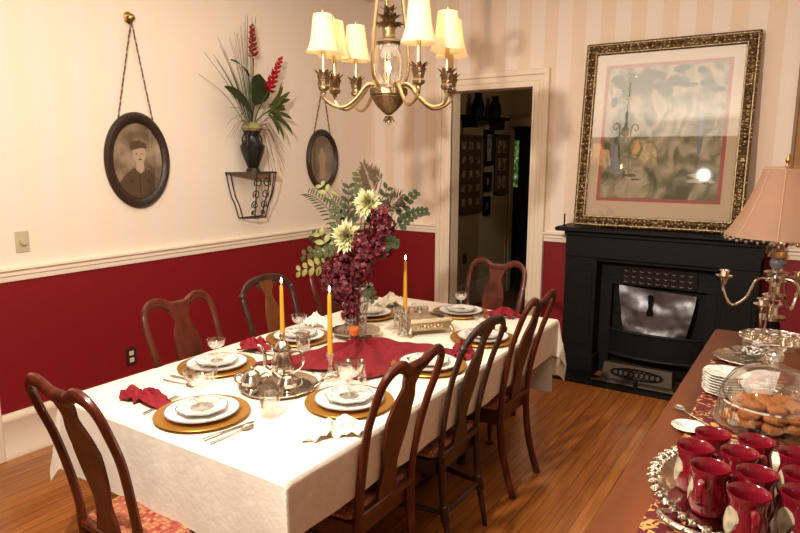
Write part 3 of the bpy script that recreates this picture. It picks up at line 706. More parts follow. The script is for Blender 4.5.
# shakers, tumblers
for k, (x, y, lb) in enumerate(((2.125, -3.105, 'left glass shaker of the pair beyond the near right plates'), (2.172, -3.075, 'right glass shaker of the pair beyond the near right plates'))):
    th = thing('shaker', lb, 'shaker', (x, y, TT+.012), group='salt and pepper shakers')
    build('body', MB().lathe([(0, 0), (.017, 0), (.019, .012), (.013, .035), (.015, .062), (.012, .068), (0, .068)], 16), CRYST, th)
    build('cap', MB().lathe([(0, .068), (.013, .068), (.013, .080), (.008, .090), (0, .094)], 16), SILVER, th)
TU_P = [(0, 0), (.030, 0), (.032, .003), (.036, .085), (.0345, .085), (.031, .010), (0, .008)]
rib = lambda a, r, z: .03*cos(14*a) if r > .02 else 0
tm = solo('tumbler', MB().lathe(TU_P, 28), GLASS, 'small clear tumbler in front of the silver tea tray', 'glass', (2.10, -3.525, TT))
solo('ribbed_tumbler', MB().lathe([(r*1.25, z*1.3) for r, z in TU_P], 56, wav=rib), CRYST, 'large ribbed crystal tumbler right of the flower vase', 'glass', (1.83, -2.26, TT))
solo('ribbed_tumbler', MB().lathe([(r*1.15, z*1.25) for r, z in TU_P], 56, wav=rib), CRYST, 'second ribbed crystal tumbler close behind the far candlestick', 'glass', (1.90, -2.17, TT))
solo('ribbed_tumbler', MB().lathe([(r*.95, z*1.05) for r, z in TU_P], 56, wav=rib), CRYST, 'small ribbed tumbler beyond the two nearer candles', 'glass', (1.66, -2.86, TT))
th = thing('small_dish', 'small brown dish behind the far crystal candlestick', 'dish', (1.80, -2.10, TT))
build('bowl', MB().lathe([(0, 0), (.03, 0), (.05, .03), (.055, .045), (.052, .045), (.045, .028), (0, .008)], 20), mat('brown_dish', (.22, .10, .04), .5), th)
build('contents', MB().lathe([(0, .01), (.045, .028), (.03, .055), (0, .065)], 16, wav=lambda a, r, z: .12*sin(5*a)), BISC, th)

# silver tea tray and service
TX, TY = 1.925, -3.30
th = thing('tea_tray', 'round polished silver tea tray with two loop handles', 'tray', (TX, TY, TT), .35)
build('tray', MB().lathe([(0, 0), (.125, 0), (.150, .008), (.158, .016), (.154, .018), (.145, .013), (.122, .005), (0, .005)], 48, wav=lambda a, r, z: .012*cos(16*a) if r > .14 else 0), SILVER, th)
for s in (1, -1):
    build('handle', MB().tube(spline([(s*.150, -.04, .014), (s*.172, -.036, .035), (s*.185, 0, .042), (s*.172, .036, .035), (s*.150, .04, .014)], 5), .0045, 8), SILVER, th)
zt = TT+.0055
th = thing('coffee_pot', 'tall silver coffee pot at the back of the tray', 'coffee pot', (1.885, -3.235, zt), .55)
flute = lambda a, r, z: .045*abs(cos(5*a)) if .02 < z < .115 and r > .02 else 0
build('body', MB().lathe([(0, .012), (.028, .012), (.042, .022), (.048, .040), (.044, .075), (.034, .115), (.035, .122), (0, .122)], 60, wav=flute), SILVER, th)
build('foot', MB().lathe([(0, 0), (.034, 0), (.034, .005), (.024, .012), (0, .012)], 24), SILVER, th)
l_ = build('lid', MB().lathe([(.037, .122), (.038, .130), (.030, .150), (.016, .166), (.006, .172), (0, .173)], 28), SILVER, th)
build('finial', MB().lathe([(0, .172), (.005, .174), (.011, .184), (.008, .197), (0, .203)], 14), SILVER, l_)
build('spout', MB().tube(spline([(-.042, 0, .045), (-.070, 0, .062), (-.072, 0, .100), (-.082, 0, .135), (-.100, 0, .148)], 5), [.011-.0065*i/20 for i in range(21)], 10), SILVER, th)
build('handle', MB().tube(spline([(.034, 0, .112), (.060, 0, .125), (.088, 0, .105), (.078, 0, .060), (.044, 0, .034)], 5), .005, 8), SILVER, th)
def pot(name, label, x, y, rz, r, lid, cat):
    th = thing(name, label, cat, (x, y, zt), rz)
    build('body', MB().lathe([(0, .008), (r*.5, .008), (r*.95, .024), (r, .038), (r*.8, .054), (r*.72, .060)]+([(0, .060)] if lid else [(r*.66, .060), (r*.7, .05), (0, .03)]), 40, wav=lambda a, q, z: .03*abs(cos(5*a)) if .012 < z < .05 else 0), SILVER, th)
    build('foot', MB().lathe([(0, 0), (r*.65, 0), (r*.62, .004), (r*.45, .009), (0, .009)], 20), SILVER, th)
    build('handle', MB().tube(spline([(r*.8, 0, .053), (r*1.35, 0, .062), (r*1.5, 0, .04), (r*.98, 0, .024)], 5), .0035, 8), SILVER, th)
    if lid:
        l = build('lid', MB().lathe([(r*.74, .060), (r*.7, .066), (r*.35, .078), (0, .081)], 24), SILVER, th)
        build('finial', MB().lathe([(0, .080), (.004, .081), (.007, .088), (0, .095)], 12), SILVER, l)
        build('handle', MB().tube(spline([(-r*.8, 0, .053), (-r*1.35, 0, .062), (-r*1.5, 0, .04), (-r*.98, 0, .024)], 5), .0035, 8), SILVER, th)
    else: build('spout', MB().tube([(-r*.75, 0, .045), (-r*1.1, 0, .058), (-r*1.4, 0, .066)], [.013, .010, .006], 10), SILVER, th)
pot('sugar_bowl', 'lidded silver sugar bowl at the tray front left', 1.858, -3.380, .9, .043, True, 'sugar bowl')
pot('creamer', 'silver cream jug at the tray front right', 1.990, -3.318, .2, .043, False, 'creamer')

# silver casket
th = thing('silver_casket', 'footed ornate gilded silver casket beyond the flower vase', 'casket', (1.985, -2.255, TT), .90)
th.scale = (.92, .95, .95)
build('box', MB().box(-.125, .125, -.08, .08, .028, .075, b=.006).box(-.132, .132, -.087, .087, .070, .082, b=.004), CHEST, th)
build('lid', MB().loft([[(-.128, -.083, .082), (.128, -.083, .082), (.128, .083, .082), (-.128, .083, .082)], [(-.120, -.075, .095), (.120, -.075, .095), (.120, .075, .095), (-.120, .075, .095)], [(-.09, -.05, .104), (.09, -.05, .104), (.09, .05, .104), (-.09, .05, .104)]], 0, True, True), CHEST, th, angle=20)
for sx in (-1, 1):
    for sy in (-1, 1): build('foot', MB().tube(spline([(sx*.118, sy*.073, .045), (sx*.128, sy*.083, .025), (sx*.120, sy*.076, .010), (sx*.132, sy*.088, .0)], 4), [.013]*5+[.009]*6+[.012]*2, 8), CHEST, th)
b = MB()
for k in range(7): b.ball((-.06+k*.02, -.083, .05+.008*(k % 2)), .010, 8)
build('front_ornament', b, CHEST, th)
solo('leaf', MB().leaf((0, 0, .0), (.115, -.01, .006), .022, droop=.06), mat('dark_olive_leaf', (.035, .04, .025), .4), 'dark fallen leaf lying on the casket lid', 'leaf', (1.985, -2.215, TZ+.102), -.2)
solo('cordial_glass', MB().lathe([(0, 0), (.014, 0), (.016, .03), (.0145, .03), (.012, .004), (0, .004)], 16), CRYST, 'tiny glass cup standing on the casket lid', 'glass', (1.945, -2.255, TZ+.1015))

# ------------------------------------------------------------------ flower vase with bouquet
VX, VY = 1.735, -2.545
th = thing('vase_stand', 'round mirrored silver stand under the flower vase', 'stand', (VX, VY, TT+.001))
build('dish', MB().lathe([(0, .030), (.09, .030), (.125, .036), (.128, .040), (.122, .042), (.09, .036), (0, .036)], 48, wav=lambda a, r, z: .02*cos(18*a) if r > .1 else 0), SILVER, th)
for k in range(4): a = k*pi/2+.4; build('foot', MB().ball((.085*cos(a), .085*sin(a), .015), .0155, 10), SILVER, th)
zv = TT+.0375
solo('flower_vase', MB().lathe([(0, 0), (.052, 0), (.057, .01), (.053, .03), (.064, .12), (.084, .225), (.090, .24), (.086, .24), (.080, .222), (.059, .12), (.048, .034), (0, .02)], 40, wav=lambda a, r, z: .04*cos(12*a) if r > .03 else 0), CRYST, 'tall cut crystal flower vase at the table centre', 'vase', (VX, VY, zv))
solo('small_fruit', MB().lathe([(0, 0), (.016, .003), (.027, .020), (.026, .036), (.015, .047), (0, .045)], 16), FRUIT, 'small orange and red fruit at the foot of the vase', 'fruit', (VX+.055, VY-.085, zv+.001))
def V(x, z, y=0.0): return Vector((x-VX, y, z-zv))          # bouquet coordinates: vase foot is the origin
RIM = Vector((0, 0, .235))
def stem_to(b, p, m=0, r=.003, bend=.04):
    s = Vector((rnd.uniform(-.03, .03), rnd.uniform(-.03, .03), .03)); mid = (Vector((s.x*1.4, s.y*1.4, .26))); h = mid.lerp(p, .5)+Vector((0, 0, bend))
    return b.tube(spline([s, mid, h, p], 5), r, 5, m=m)
def bq(name, label, cat, group=None): return thing(name, label, cat, (VX, VY, zv), 0, group)
def dahlia(c, R_, label, seed):
    th = bq('chrysanthemum', label, 'flower', 'pale green chrysanthemums'); c = Vector(c); face = (Vector((.75, -1, .25))).normalized()
    b = MB(); b2 = MB(); q = Vector((0, 0, 1)).rotation_difference(face)
    for k in range(70):
        ph = k*2.39996; tt = (k+.5)/70; el = 1.45*tt**.6
        d = q @ Vector((sin(el)*cos(ph), sin(el)*sin(ph), cos(el))); L = R_*(.70+.45*rnd.random())
        (b if k > 16 else b2).leaf(c+d*R_*.15, c+d*L, R_*.115, nrm=q @ Vector((0, 0, 1)) if el > .3 else (1, 0, 0), droop=.08, n=3)
    build('petals', b, BLOOM, th); build('centre', b2, BLOOMC, th); build('stem', stem_to(MB(), c), GREEN_M, th)
dahlia(V(1.84, 1.45, -.03), .082, 'upper pale green chrysanthemum in the table bouquet', 1)
dahlia(V(1.745, 1.285, -.08), .085, 'lower pale green chrysanthemum in the table bouquet', 2)
def cluster(pts, n, label, m=BERRY, rad_=.055, ps=.0112):
    th = bq('hydrangea', label, 'flower', 'burgundy hydrangea clusters'); b = MB(); P = [Vector(p) for p in pts]
    for k in range(n):
        i = rnd.randrange(len(P)-1); c = P[i].lerp(P[i+1], rnd.random()); d = Vector((rnd.gauss(0, 1), rnd.gauss(0, 1), rnd.gauss(0, 1))).normalized()
        c = c+d*rad_*(.55+.5*rnd.random()); e1 = d.orthogonal().normalized(); e2 = d.cross(e1); a0 = rnd.random()*6
        for j in range(4):
            a = a0+j*pi/2; t_ = e1*cos(a)+e2*sin(a); b.leaf(c, c+t_*ps*1.5+d*.004, ps*.62, nrm=d, n=2, m=1 if rnd.random() < .10 else 0)
    build('petals', b, [m, PINKP], th); build('stem', stem_to(MB(), P[0]), STEMB, th)
cluster([V(1.90, 1.42, -.02), V(1.94, 1.33, -.04), V(1.93, 1.22, -.05)], 330, 'upright burgundy hydrangea on the right of the bouquet', rad_=.062)
cluster([V(1.84, 1.30, -.07), V(1.87, 1.20, -.10), V(1.86, 1.10, -.12)], 320, 'burgundy hydrangea at the front middle of the bouquet', rad_=.062)
cluster([V(1.73, 1.19, -.08), V(1.73, 1.10, -.12), V(1.76, 1.00, -.13)], 320, 'burgundy hydrangea hanging over the vase rim', rad_=.062)
cluster([V(1.65, 1.17, -.06), V(1.64, 1.10, -.10), V(1.65, 1.03, -.12)], 170, 'small burgundy cluster hanging low at the left of the vase', rad_=.045)
cluster([V(1.78, 1.06, -.12), V(1.80, .98, -.13), V(1.80, .90, -.12)], 190, 'burgundy blossoms trailing down the vase front', rad_=.048)
def feather(base, tip, w_, label):
    th = bq('feather_plume', label, 'feather', 'brown feather plumes'); B = Vector(base); T = Vector(tip); b = MB(); ax = (T-B); side = ax.cross(Vector((.5, -1, .2))).normalized(); up_ = ax.cross(side).normalized()
    for k in range(90):
        u = (k+.5)/90; c = B.lerp(T, u); s = 1 if k % 2 else -1
        d = (ax.normalized()*.9+side*s*(.9-.3*u)+up_*rnd.uniform(-.4, .4)).normalized(); L = w_*(.5+.8*sin(pi*min(1, u+.15)))*rnd.uniform(.7, 1.1)
        b.leaf(c, c+d*L, .0024, nrm=up_, droop=-.1, n=2)
    build('barbs', b, FEATH, th); build('stem', stem_to(MB(), B, r=.002), STEMB, th); 
feather(V(1.86, 1.50, 0), V(1.79, 1.64, 0), .062, 'taller brown feather plume at the top of the bouquet')
feather(V(1.90, 1.56, 0), V(1.83, 1.60, .02), .05, 'small brown feather plume beside the tallest one')
feather(V(1.92, 1.42, 0), V(2.03, 1.50, -.02), .062, 'brown feather plume on the right of the bouquet')
def frond(base, tip, n, L, wl, m, label, name='fern_frond', cat='fern', grp=None, droop=.12, both=True, st=STEMB):
    th = bq(name, label, cat, grp); B = Vector(base); T = Vector(tip); b = MB(); ax = T-B; nrm = Vector((.5, -1, .35)); side = ax.cross(nrm).normalized()
    path = [B.lerp(T, i/12)+Vector((0, 0, 1))*droop*4*(i/12)*(1-i/12)*ax.length for i in range(13)]
    for k in range(n):
        u = (k+1)/n; i = min(11, int(u*12)); c = path[i].lerp(path[i+1], u*12-i) if u < 1 else path[12]
        for s in ((1, -1) if both else (1 if k % 2 else -1,)):
            d = (ax.normalized()*.75+side*s+Vector((rnd.uniform(-.1, .1), rnd.uniform(-.2, .2), rnd.uniform(-.1, .1)))).normalized()
            b.leaf(c, c+d*L*(1-.45*u), wl*(1-.3*u), nrm=nrm, droop=.08, n=4)
    build('leaves', b, m, th); build('stem', stem_to(MB().tube(path, .0022, 5), B, r=.0028), st, th)
frond(V(1.66, 1.30, 0), V(1.43, 1.48, 0), 13, .075, .005, GREEN_D, 'dark fern frond arching to the left of the bouquet')
frond(V(1.68, 1.32, .03), V(1.56, 1.46, .03), 9, .06, .007, GREEN_M, 'short olive frond behind the left fern')
frond(V(1.98, 1.33, .0), V(2.15, 1.42, .0), 7, .05, .016, GREEN_D, 'dark eucalyptus sprig reaching right', 'eucalyptus_sprig', 'foliage', 'eucalyptus sprigs')
frond(V(1.97, 1.35, .02), V(2.08, 1.50, .02), 5, .05, .017, GREEN_D, 'dark eucalyptus sprig pointing up to the right', 'eucalyptus_sprig', 'foliage', 'eucalyptus sprigs')
frond(V(1.93, 1.25, -.05), V(2.03, 1.27, -.07), 4, .055, .02, GREEN_D, 'short dark sprig low on the right of the bouquet', 'eucalyptus_sprig', 'foliage', 'eucalyptus sprigs')
frond(V(1.64, 1.13, -.04), V(1.42, 1.08, -.06), 5, .075, .018, GREEN_L, 'yellow green leafy sprig at the lower left', 'leafy_sprig', 'foliage', 'yellow green sprigs', .05)
frond(V(1.63, 1.20, -.03), V(1.42, 1.16, -.02), 4, .075, .018, GREEN_M, 'olive leafy sprig above the yellow one at the left', 'leafy_sprig', 'foliage', 'yellow green sprigs', .05)
frond(V(1.66, 1.15, -.07), V(1.57, 1.28, -.07), 3, .08, .018, GREEN_L, 'upright yellow green leaves left of the lower chrysanthemum', 'leafy_sprig', 'foliage', 'yellow green sprigs', .05)
frond(V(1.77, 1.45, .03), V(1.74, 1.58, .03), 4, .07, .017, GREEN_M, 'olive leaves behind the tall feather', 'leafy_sprig', 'foliage', 'yellow green sprigs', .03)
frond(V(1.60, 1.42, .03), V(1.50, 1.52, .03), 3, .065, .016, GREEN_L, 'pale green bud leaves at the upper left', 'leafy_sprig', 'foliage', 'yellow green sprigs', .05)
frond(V(1.86, 1.06, -.1), V(1.94, 1.01, -.13), 3, .055, .016, GREEN_D, 'dark leaves low on the right of the vase', 'leafy_sprig', 'foliage', 'yellow green sprigs', .05)
frond(V(1.74, 1.18, -.10), V(1.66, 1.40, -.06), 6, .07, .016, GREEN_M, 'olive leaves filling behind the two chrysanthemums', 'leafy_sprig', 'foliage', 'yellow green sprigs', .02)
frond(V(1.80, 1.30, .02), V(1.93, 1.52, .0), 6, .07, .015, GREEN_D, 'dark leaves between the upper chrysanthemum and the right feather', 'leafy_sprig', 'foliage', 'yellow green sprigs', .02)
frond(V(1.70, 1.30, .0), V(1.70, 1.52, .0), 6, .075, .014, GREEN_D, 'dark upright leaves left of the upper chrysanthemum', 'leafy_sprig', 'foliage', 'yellow green sprigs', .02)
frond(V(1.68, 1.20, -.05), V(1.50, 1.27, -.04), 5, .07, .014, GREEN_D, 'dark leaves left of the lower chrysanthemum', 'leafy_sprig', 'foliage', 'yellow green sprigs', .02)
frond(V(1.72, 1.22, -.10), V(1.60, 1.20, -.14), 4, .05, .015, GREEN_M, 'olive leaves just above the hanging burgundy blossoms', 'leafy_sprig', 'foliage', 'yellow green sprigs', .02)
th = bq('twig_spray', 'fine reddish twigs rising at the upper left of the bouquet', 'twigs'); b = MB()
for k in range(16):
    a = V(1.72+rnd.uniform(-.03, .03), 1.36, .02); t_ = V(1.56+rnd.uniform(0, .22), 1.46+rnd.uniform(0, .12), .02); b.tube(spline([a, a.lerp(t_, .5)+Vector((rnd.uniform(-.03, .03), 0, .02)), t_], 4), .0016, 4)
stem_to(b, V(1.72, 1.36, .02)); build('twigs', b, mat('red_brown_twig', (.16, .05, .02), .6), th)

# ------------------------------------------------------------------ left wall: portraits, urn shelf
def portrait(name, y, zc, ry, rz_, hooky, hookz, label, soldier):
    th = thing(name, label, 'portrait', (0, y, zc), 0, 'oval portraits on the left wall')
    F = MB(); n = 48
    prof = [(1.0, .004), (1.0, .016), (.94, .034), (.85, .034), (.77, .020), (.75, .010)]
    F.loft([[(o_, ry*s*cos(2*pi*k/n)*1.0, rz_*(s if s > .9 else s+.02)*sin(2*pi*k/n)) for k in range(n)] for s, o_ in prof], 0, False, False)
    build('frame', F, DARKBR, th)
    P = MB(); iy, iz = ry*.78, rz_*.80
    P.add([(.009, iy*cos(2*pi*k/n), iz*sin(2*pi*k/n)) for k in range(n)], [tuple(range(n))], 0)
    K, dz_ = (1.30, .028) if soldier else (1.15, 0)
    def cl(a, b_):
        a, b_ = a*K, b_*K+dz_; q = math.hypot(a/iy, b_/iz); q = max(1, q/.985); return a/q, b_/q
    def el(cy, cz, a, b_, m, o_): P.add([(o_, *cl(cy+a*cos(2*pi*k/24), cz+b_*sin(2*pi*k/24))) for k in range(24)], [tuple(range(24))], m)
    def poly(pts, m, o_): P.add([(o_, *cl(a, b_)) for a, b_ in pts], [tuple(range(len(pts)))], m)
    if soldier:
        poly([(-.03, -.06), (.02, -.05), (.07, -.075), (.11, -.11), (.14, -.13), (.12, -.175), (.09, -.21), (.03, -.23), (-.03, -.23), (-.10, -.20), (-.11, -.13), (-.07, -.085)], 1, .0095)
        poly([(-.012, -.03), (.03, -.03), (.032, -.07), (.01, -.085), (-.014, -.068)], 2, .0100); el(.008, .012, .037, .048, 2, .0104)
        poly([(-.034, .028), (-.042, .038), (-.036, .068), (.01, .078), (.048, .062), (.050, .036), (.02, .040)], 1, .0108)
        el(-.008, .012, .005, .003, 3, .0111); el(.022, .012, .005, .003, 3, .0111); el(.010, -.016, .010, .003, 3, .0111); el(.010, .0, .003, .008, 4, .01105)
        poly([(.0, -.085), (.008, -.085), (.006, -.19), (-.001, -.19)], 3, .0100); el(-.04, -.12, .012, .010, 3, .0100); el(.05, -.12, .012, .010, 3, .0100)
    else:
        poly([(-.035, -.14), (-.030, -.04), (-.045, .03), (-.028, .06), (.022, .06), (.045, .02), (.03, -.04), (.038, -.14)], 2, .0095); el(-.002, .085, .022, .028, 2, .0100); el(-.002, .10, .023, .018, 1, .0103)
    sb = mat('sepia_ground_'+name, (.3, .22, .14), .5); t_ = tex(sb, 'ShaderNodeTexNoise', (9, 9, 9), Scale=1.0, Detail=3.0)
    colorize(sb, t_, [(.35, (.14, .095, .055) if soldier else (.05, .042, .025)), (.7, (.44, .34, .24) if soldier else (.14, .11, .06))])
    tones = [(.085, .05, .030), (.52, .40, .28), (.035, .02, .012), (.42, .31, .21)] if soldier else [(.08, .05, .03), (.38, .22, .12), (.05, .03, .02), (.3, .2, .1)]
    build('picture', P, [sb]+[mat('sepia_tone', c, .5) for c in tones], th, smooth=False)
    n2 = 32; G = MB().loft([[(.012, iy*.98*s*cos(2*pi*k/n2), iz*.98*s*sin(2*pi*k/n2)) for k in range(n2)] for s in (1, .96)], 0); G.add([(.0155, iy*.97*cos(2*pi*k/n2), iz*.97*sin(2*pi*k/n2)) for k in range(n2)], [tuple(range(n2))])
    build('glass', G, PANE, th, smooth=False)
    hk = Vector((.028, hooky-y, hookz-zc)); strands = (MB(), MB())
    for s in (1, -1):
        e = Vector((.012, s*ry*.52, rz_*.86)); L = (hk-e).length
        for j in (0, 1):
            pts = []
            for i in range(61):
                u = i/60; a = u*L/.012+j*pi; pts.append(e.lerp(hk, u)+Vector((cos(a), sin(a)*.9, 0))*.0028)
            strands[j].tube(pts, .0030, 5)
    c_ = build('cord', strands[0], mat('dark_cord', (.03, .018, .012), .8), th)
    build('light_strand', strands[1], mat('light_cord', (.30, .19, .12), .8), c_)
portrait('oval_portrait', -2.552, 1.648, .232, .302, -2.552, 2.50, 'nearer oval portrait of a uniformed soldier hanging by a braided cord', True)
portrait('oval_portrait', -.745, 1.655, .205, .262, -.745, 2.29, 'farther narrow dark oval portrait beyond the wall urn', False)
def hook(y, z, label):
    th = thing('picture_hook', label, 'hook', (0, y, z)); A = Matrix.Rotation(pi/2, 3, 'Y')
    build('rosette', MB().lathe([(0, 0), (.034, 0), (.036, .004), (.026, .010), (.018, .012), (0, .014)], 24, ax=A, wav=lambda a, r, z_: .05*cos(8*a)), BRASS, th)
    build('knob', MB().lathe([(0, .010), (.008, .012), (.008, .030), (.018, .034), (.020, .042), (.012, .050), (0, .052)], 16, ax=A), BRASS, th)
hook(-2.552, 2.515, 'brass rosette hook above the soldier portrait'); hook(-.745, 2.305, 'brass hook above the farther oval portrait')

th = thing('wall_bracket_shelf', 'black wrought iron corner basket shelf holding the urn', 'shelf', (0, -1.605, 1.555))
def ring_pts(hw, dp, z): return [(.006, -hw, z), (.05, -hw, z), (dp, -hw*.45, z), (dp, hw*.45, z), (.05, hw, z), (.006, hw, z)]
build('top_plate', MB().loft([[(x, y, z) for x, y, z in ring_pts(.235, .20, 0)], [(x, y, z) for x, y, z in ring_pts(.235, .20, .010)]], 0, True, True), BLACKM, th, smooth=False)
b = MB().tube(ring_pts(.12, .11, -.335), .005, 6, closed=True)
T_ = ring_pts(.225, .19, -.002); B_ = ring_pts(.12, .11, -.335)
for p, q in zip(T_, B_): b.tube(spline([p, tuple(Vector(p).lerp(Vector(q), .35)+Vector((0, 0, -.04))), tuple(Vector(p).lerp(Vector(q), .7)), q], 5), .0045, 6)
build('cage', b, BLACKM, th)
b = MB()
def scroll(c, r, a0, turns, dirn, x): return [(x, c[0]+dirn*(r*(1-.72*k/24))*cos(a0+turns*2*pi*k/24), c[1]+(r*(1-.72*k/24))*sin(a0+turns*2*pi*k/24)) for k in range(25)]
for x in (.165, ):
    for dirn in (1, -1):
        for cz, r_ in ((-.07, .042), (-.16, .036), (-.24, .034), (-.30, .022)): b.tube(scroll((dirn*.045, cz), r_, -.6, 1.35, dirn, x-.25*abs(cz)), .0045, 6)
build('scrollwork', b, BLACKM, th)
UX, UY, UZ = .10, -1.65, 1.566
th = thing('urn', 'black two handled urn on the iron wall shelf', 'vase', (UX, UY, UZ))
build('body', MB().lathe([(0, 0), (.055, 0), (.052, .012), (.040, .03), (.055, .07), (.085, .15), (.092, .19), (.070, .215), (.055, .24), (.055, .27), (.068, .30), (.062, .30), (.048, .27), (0, .25)], 32), URN, th)
for s in (1, -1): build('handle', MB().tube(spline([(0, s*.085, .19), (0, s*.098, .235), (0, s*.075, .275), (0, s*.055, .285)], 5), .006, 8), URN, th)
def U(y, z, x=.10): return Vector((x-UX, y-UY, z-UZ))
def wl(name, label, cat, group=None): return thing(name, label, cat, (UX, UY, UZ), 0, group)
def ustem(b, p, r=.004): return b.tube(spline([(0, 0, .255), tuple(Vector((0, 0, .30)).lerp(p, .3)+Vector((0, 0, .03))), tuple(p)], 6), r, 6)
def ginger(p0, p1, label):
    th = wl('ginger_flower', label, 'flower', 'red ginger flowers'); b = MB(); A_ = Vector(p0); B2 = Vector(p1); ax = (B2-A_); e1 = ax.orthogonal().normalized(); e2 = ax.normalized().cross(e1)
    for k in range(46):
        u = k/45; c = A_.lerp(B2, u); a = k*2.4; d = (e1*cos(a)+e2*sin(a)); L = .042*(1-.6*u); b.leaf(c, c+d*L*1.25+ax.normalized()*.024, .021*(1-.4*u), nrm=ax, droop=-.15, n=3)
    build('bracts', b, GINGER, th); build('stem', ustem(MB(), A_), GREEN_M, th)
ginger(U(-1.61, 2.39), U(-1.615, 2.61), 'upright red ginger flower above the wall urn')
ginger(U(-1.53, 2.16, .16), U(-1.37, 2.41, .14), 'red ginger flower leaning right above the wall urn')
def big(base, tip, w_, label, m=GREEN_D, droop=.1, nrm=(1, 0, .25)):
    th = wl('tropical_leaf', label, 'leaf', 'large leaves in the wall urn'); build('blade', MB().leaf(base, tip, w_, nrm=nrm, droop=droop, n=10, fold=.12), m, th); build('stem', ustem(MB(), Vector(base)), GREEN_D, th)
big(U(-1.70, 2.00, .16), U(-1.99, 2.15, .20), .058, 'broad dark leaf pointing left from the wall urn', nrm=(.8, -.5, .7), droop=.06)
big(U(-1.62, 2.05, .10), U(-1.52, 2.29, .07), .095, 'broad upright dark leaf behind the ginger flower')
big(U(-1.68, 2.24, .12), U(-1.93, 2.33, .2), .040, 'narrow leaf arching left high over the wall urn', nrm=(.6, -.5, .8))
th = wl('dracaena_sprig', 'spiky leaves arching right out of the wall urn', 'foliage'); b = MB()
for k in range(15):
    a = -1.25+k*.17; c = U(-1.50+rnd.uniform(-.03, .03), 2.02+rnd.uniform(-.05, .05), .13); L = rnd.uniform(.18, .27); b.leaf(c, c+Vector((rnd.uniform(-.02, .08), cos(a)*L, sin(a)*L)), .017, nrm=(1, 0, .2), droop=.12 if cos(a) > 0 else -.1, n=5)
build('leaves', b, GREEN_M, th); build('stem', ustem(MB(), U(-1.50, 2.02, .13)), GREEN_D, th)
th = wl('grass_spray', 'fine grass blades fanning up left from the wall urn', 'grass'); b = MB()
for k in range(22):
    y = -2.12+.50*((k/21)**.7)+rnd.uniform(-.02, .02); z = 2.30+.5*((k/25)**.6)-rnd.uniform(0, .15); p = U(y, z, .10+rnd.uniform(-.04, .08)); b.tube(spline([(0, 0, .26), tuple(Vector((0, -.03, .42)).lerp(p, .45)), tuple(p)], 6), [.0026]*8+[.0016]*5, 4)
build('blades', b, GRASS, th)
th = wl('dried_grass', 'wispy dried grass drooping beside the wall urn', 'grass'); b = MB()
for k in range(30):
    s = 1 if k % 3 else -1; y = rnd.uniform(.10, .30)*s; z = rnd.uniform(-.05, .42) if s > 0 else rnd.uniform(.1, .5); b.tube(spline([(0, 0, .27), (.04, y*.5, .30+.3*max(0, z)), (.04+rnd.uniform(-.03, .05), y, z)], 6), .0014, 4)
build('blades', b, DRY, th)
solo('moss_tuft', MB().lathe([(0, .0), (.06, .0), (.078, .02), (.06, .05), (.02, .065), (0, .065)], 22, wav=lambda a, r, z: .12*sin(7*a+z*90)), MOSS, 'pale moss tuft covering the mouth of the wall urn', 'moss', (UX, UY, UZ+.30))

# ------------------------------------------------------------------ chandelier
CX, CY = 1.91, -2.50
th = thing('chandelier', 'brass pineapple chandelier with six cream shades over the table', 'chandelier', (CX, CY, 0))
build('ceiling_canopy', MB().lathe([(0, 3.06), (.02, 3.06), (.06, 3.085), (.065, 3.10), (0, 3.10)], 24), BRASS, th)
b = MB()
for k in range(8):
    z = 2.72+k*.044
    pts = [(.012*cos(a) if k % 2 else 0, 0 if k % 2 else .012*cos(a), z+.026*sin(a)) for a in [j*pi/6 for j in range(12)]]; b.tube(pts, .003, 5, closed=True)
build('chain', b, BRASS, th)
fl = lambda a, r, z: .05*abs(sin(8*a)) if r > .02 else 0
build('lower_bowl', MB().lathe([(0, 1.868), (.014, 1.872), (.030, 1.885), (.058, 1.915), (.080, 1.952), (.077, 1.958), (.086, 1.964), (.086, 1.990), (.076, 1.996), (.055, 2.006), (.02, 2.012), (0, 2.012)], 48, wav=fl), ABRASS, th)
b = MB().lathe([(0, 1.822), (.006, 1.826), (.008, 1.842), (.005, 1.868), (0, 1.87)], 12)
for k in range(7): a = k*2*pi/7; b.leaf((0, 0, 1.848), (.032*cos(a), .032*sin(a), 1.832), .008, droop=.3, n=4)
for k in range(7): a = k*2*pi/7+.4; b.leaf((0, 0, 1.862), (.022*cos(a), .022*sin(a), 1.850), .007, droop=.3, n=4)
build('bottom_finial', b, ABRASS, th)
build('glass_globe', MB().lathe([(.045, 2.010), (.064, 2.04), (.072, 2.09), (.068, 2.14), (.056, 2.175), (.048, 2.192)], 32, wav=None), GLASS, th)
build('centre_candle', MB().lathe([(0, 2.005), (.009, 2.006), (.009, 2.06), (0, 2.06)], 12), ARMB, th)
build('centre_bulb', MB().lathe([(0, 2.06), (.007, 2.065), (.011, 2.085), (.006, 2.105), (0, 2.118)], 12), BULB, th)
build('globe_cap', MB().lathe([(0, 2.190), (.052, 2.190), (.060, 2.200), (.054, 2.212), (.034, 2.220), (.028, 2.235), (.032, 2.265), (0, 2.266)], 32, wav=None), ABRASS, th)
b = MB()
for ring, (n, L, zz, tl) in enumerate(((9, .085, 2.245, .035), (8, .068, 2.258, .065), (6, .046, 2.268, .095))):
    for k in range(n):
        a = k*2*pi/n+ring*.35; b.leaf((.018*cos(a), .018*sin(a), zz-.01), (L*cos(a), L*sin(a), zz+tl), .023, nrm=(0, 0, 1), droop=.22, n=5, fold=.3)
build('pineapple_crown', b, ABRASS, th)
for k in range(3):
    a = k*2*pi/3+.25; ca, sa = cos(a), sin(a)
    P = [(.050, 1.995), (.085, 2.03), (.098, 2.10), (.092, 2.20), (.075, 2.33), (.065, 2.42), (.070, 2.50), (.095, 2.545), (.135, 2.535), (.145, 2.495), (.118, 2.475), (.105, 2.50)]
    build('scroll_strap', MB().tube(spline([(r*ca, r*sa, z) for r, z in P], 6), (.0085), 8), ARMB, th)
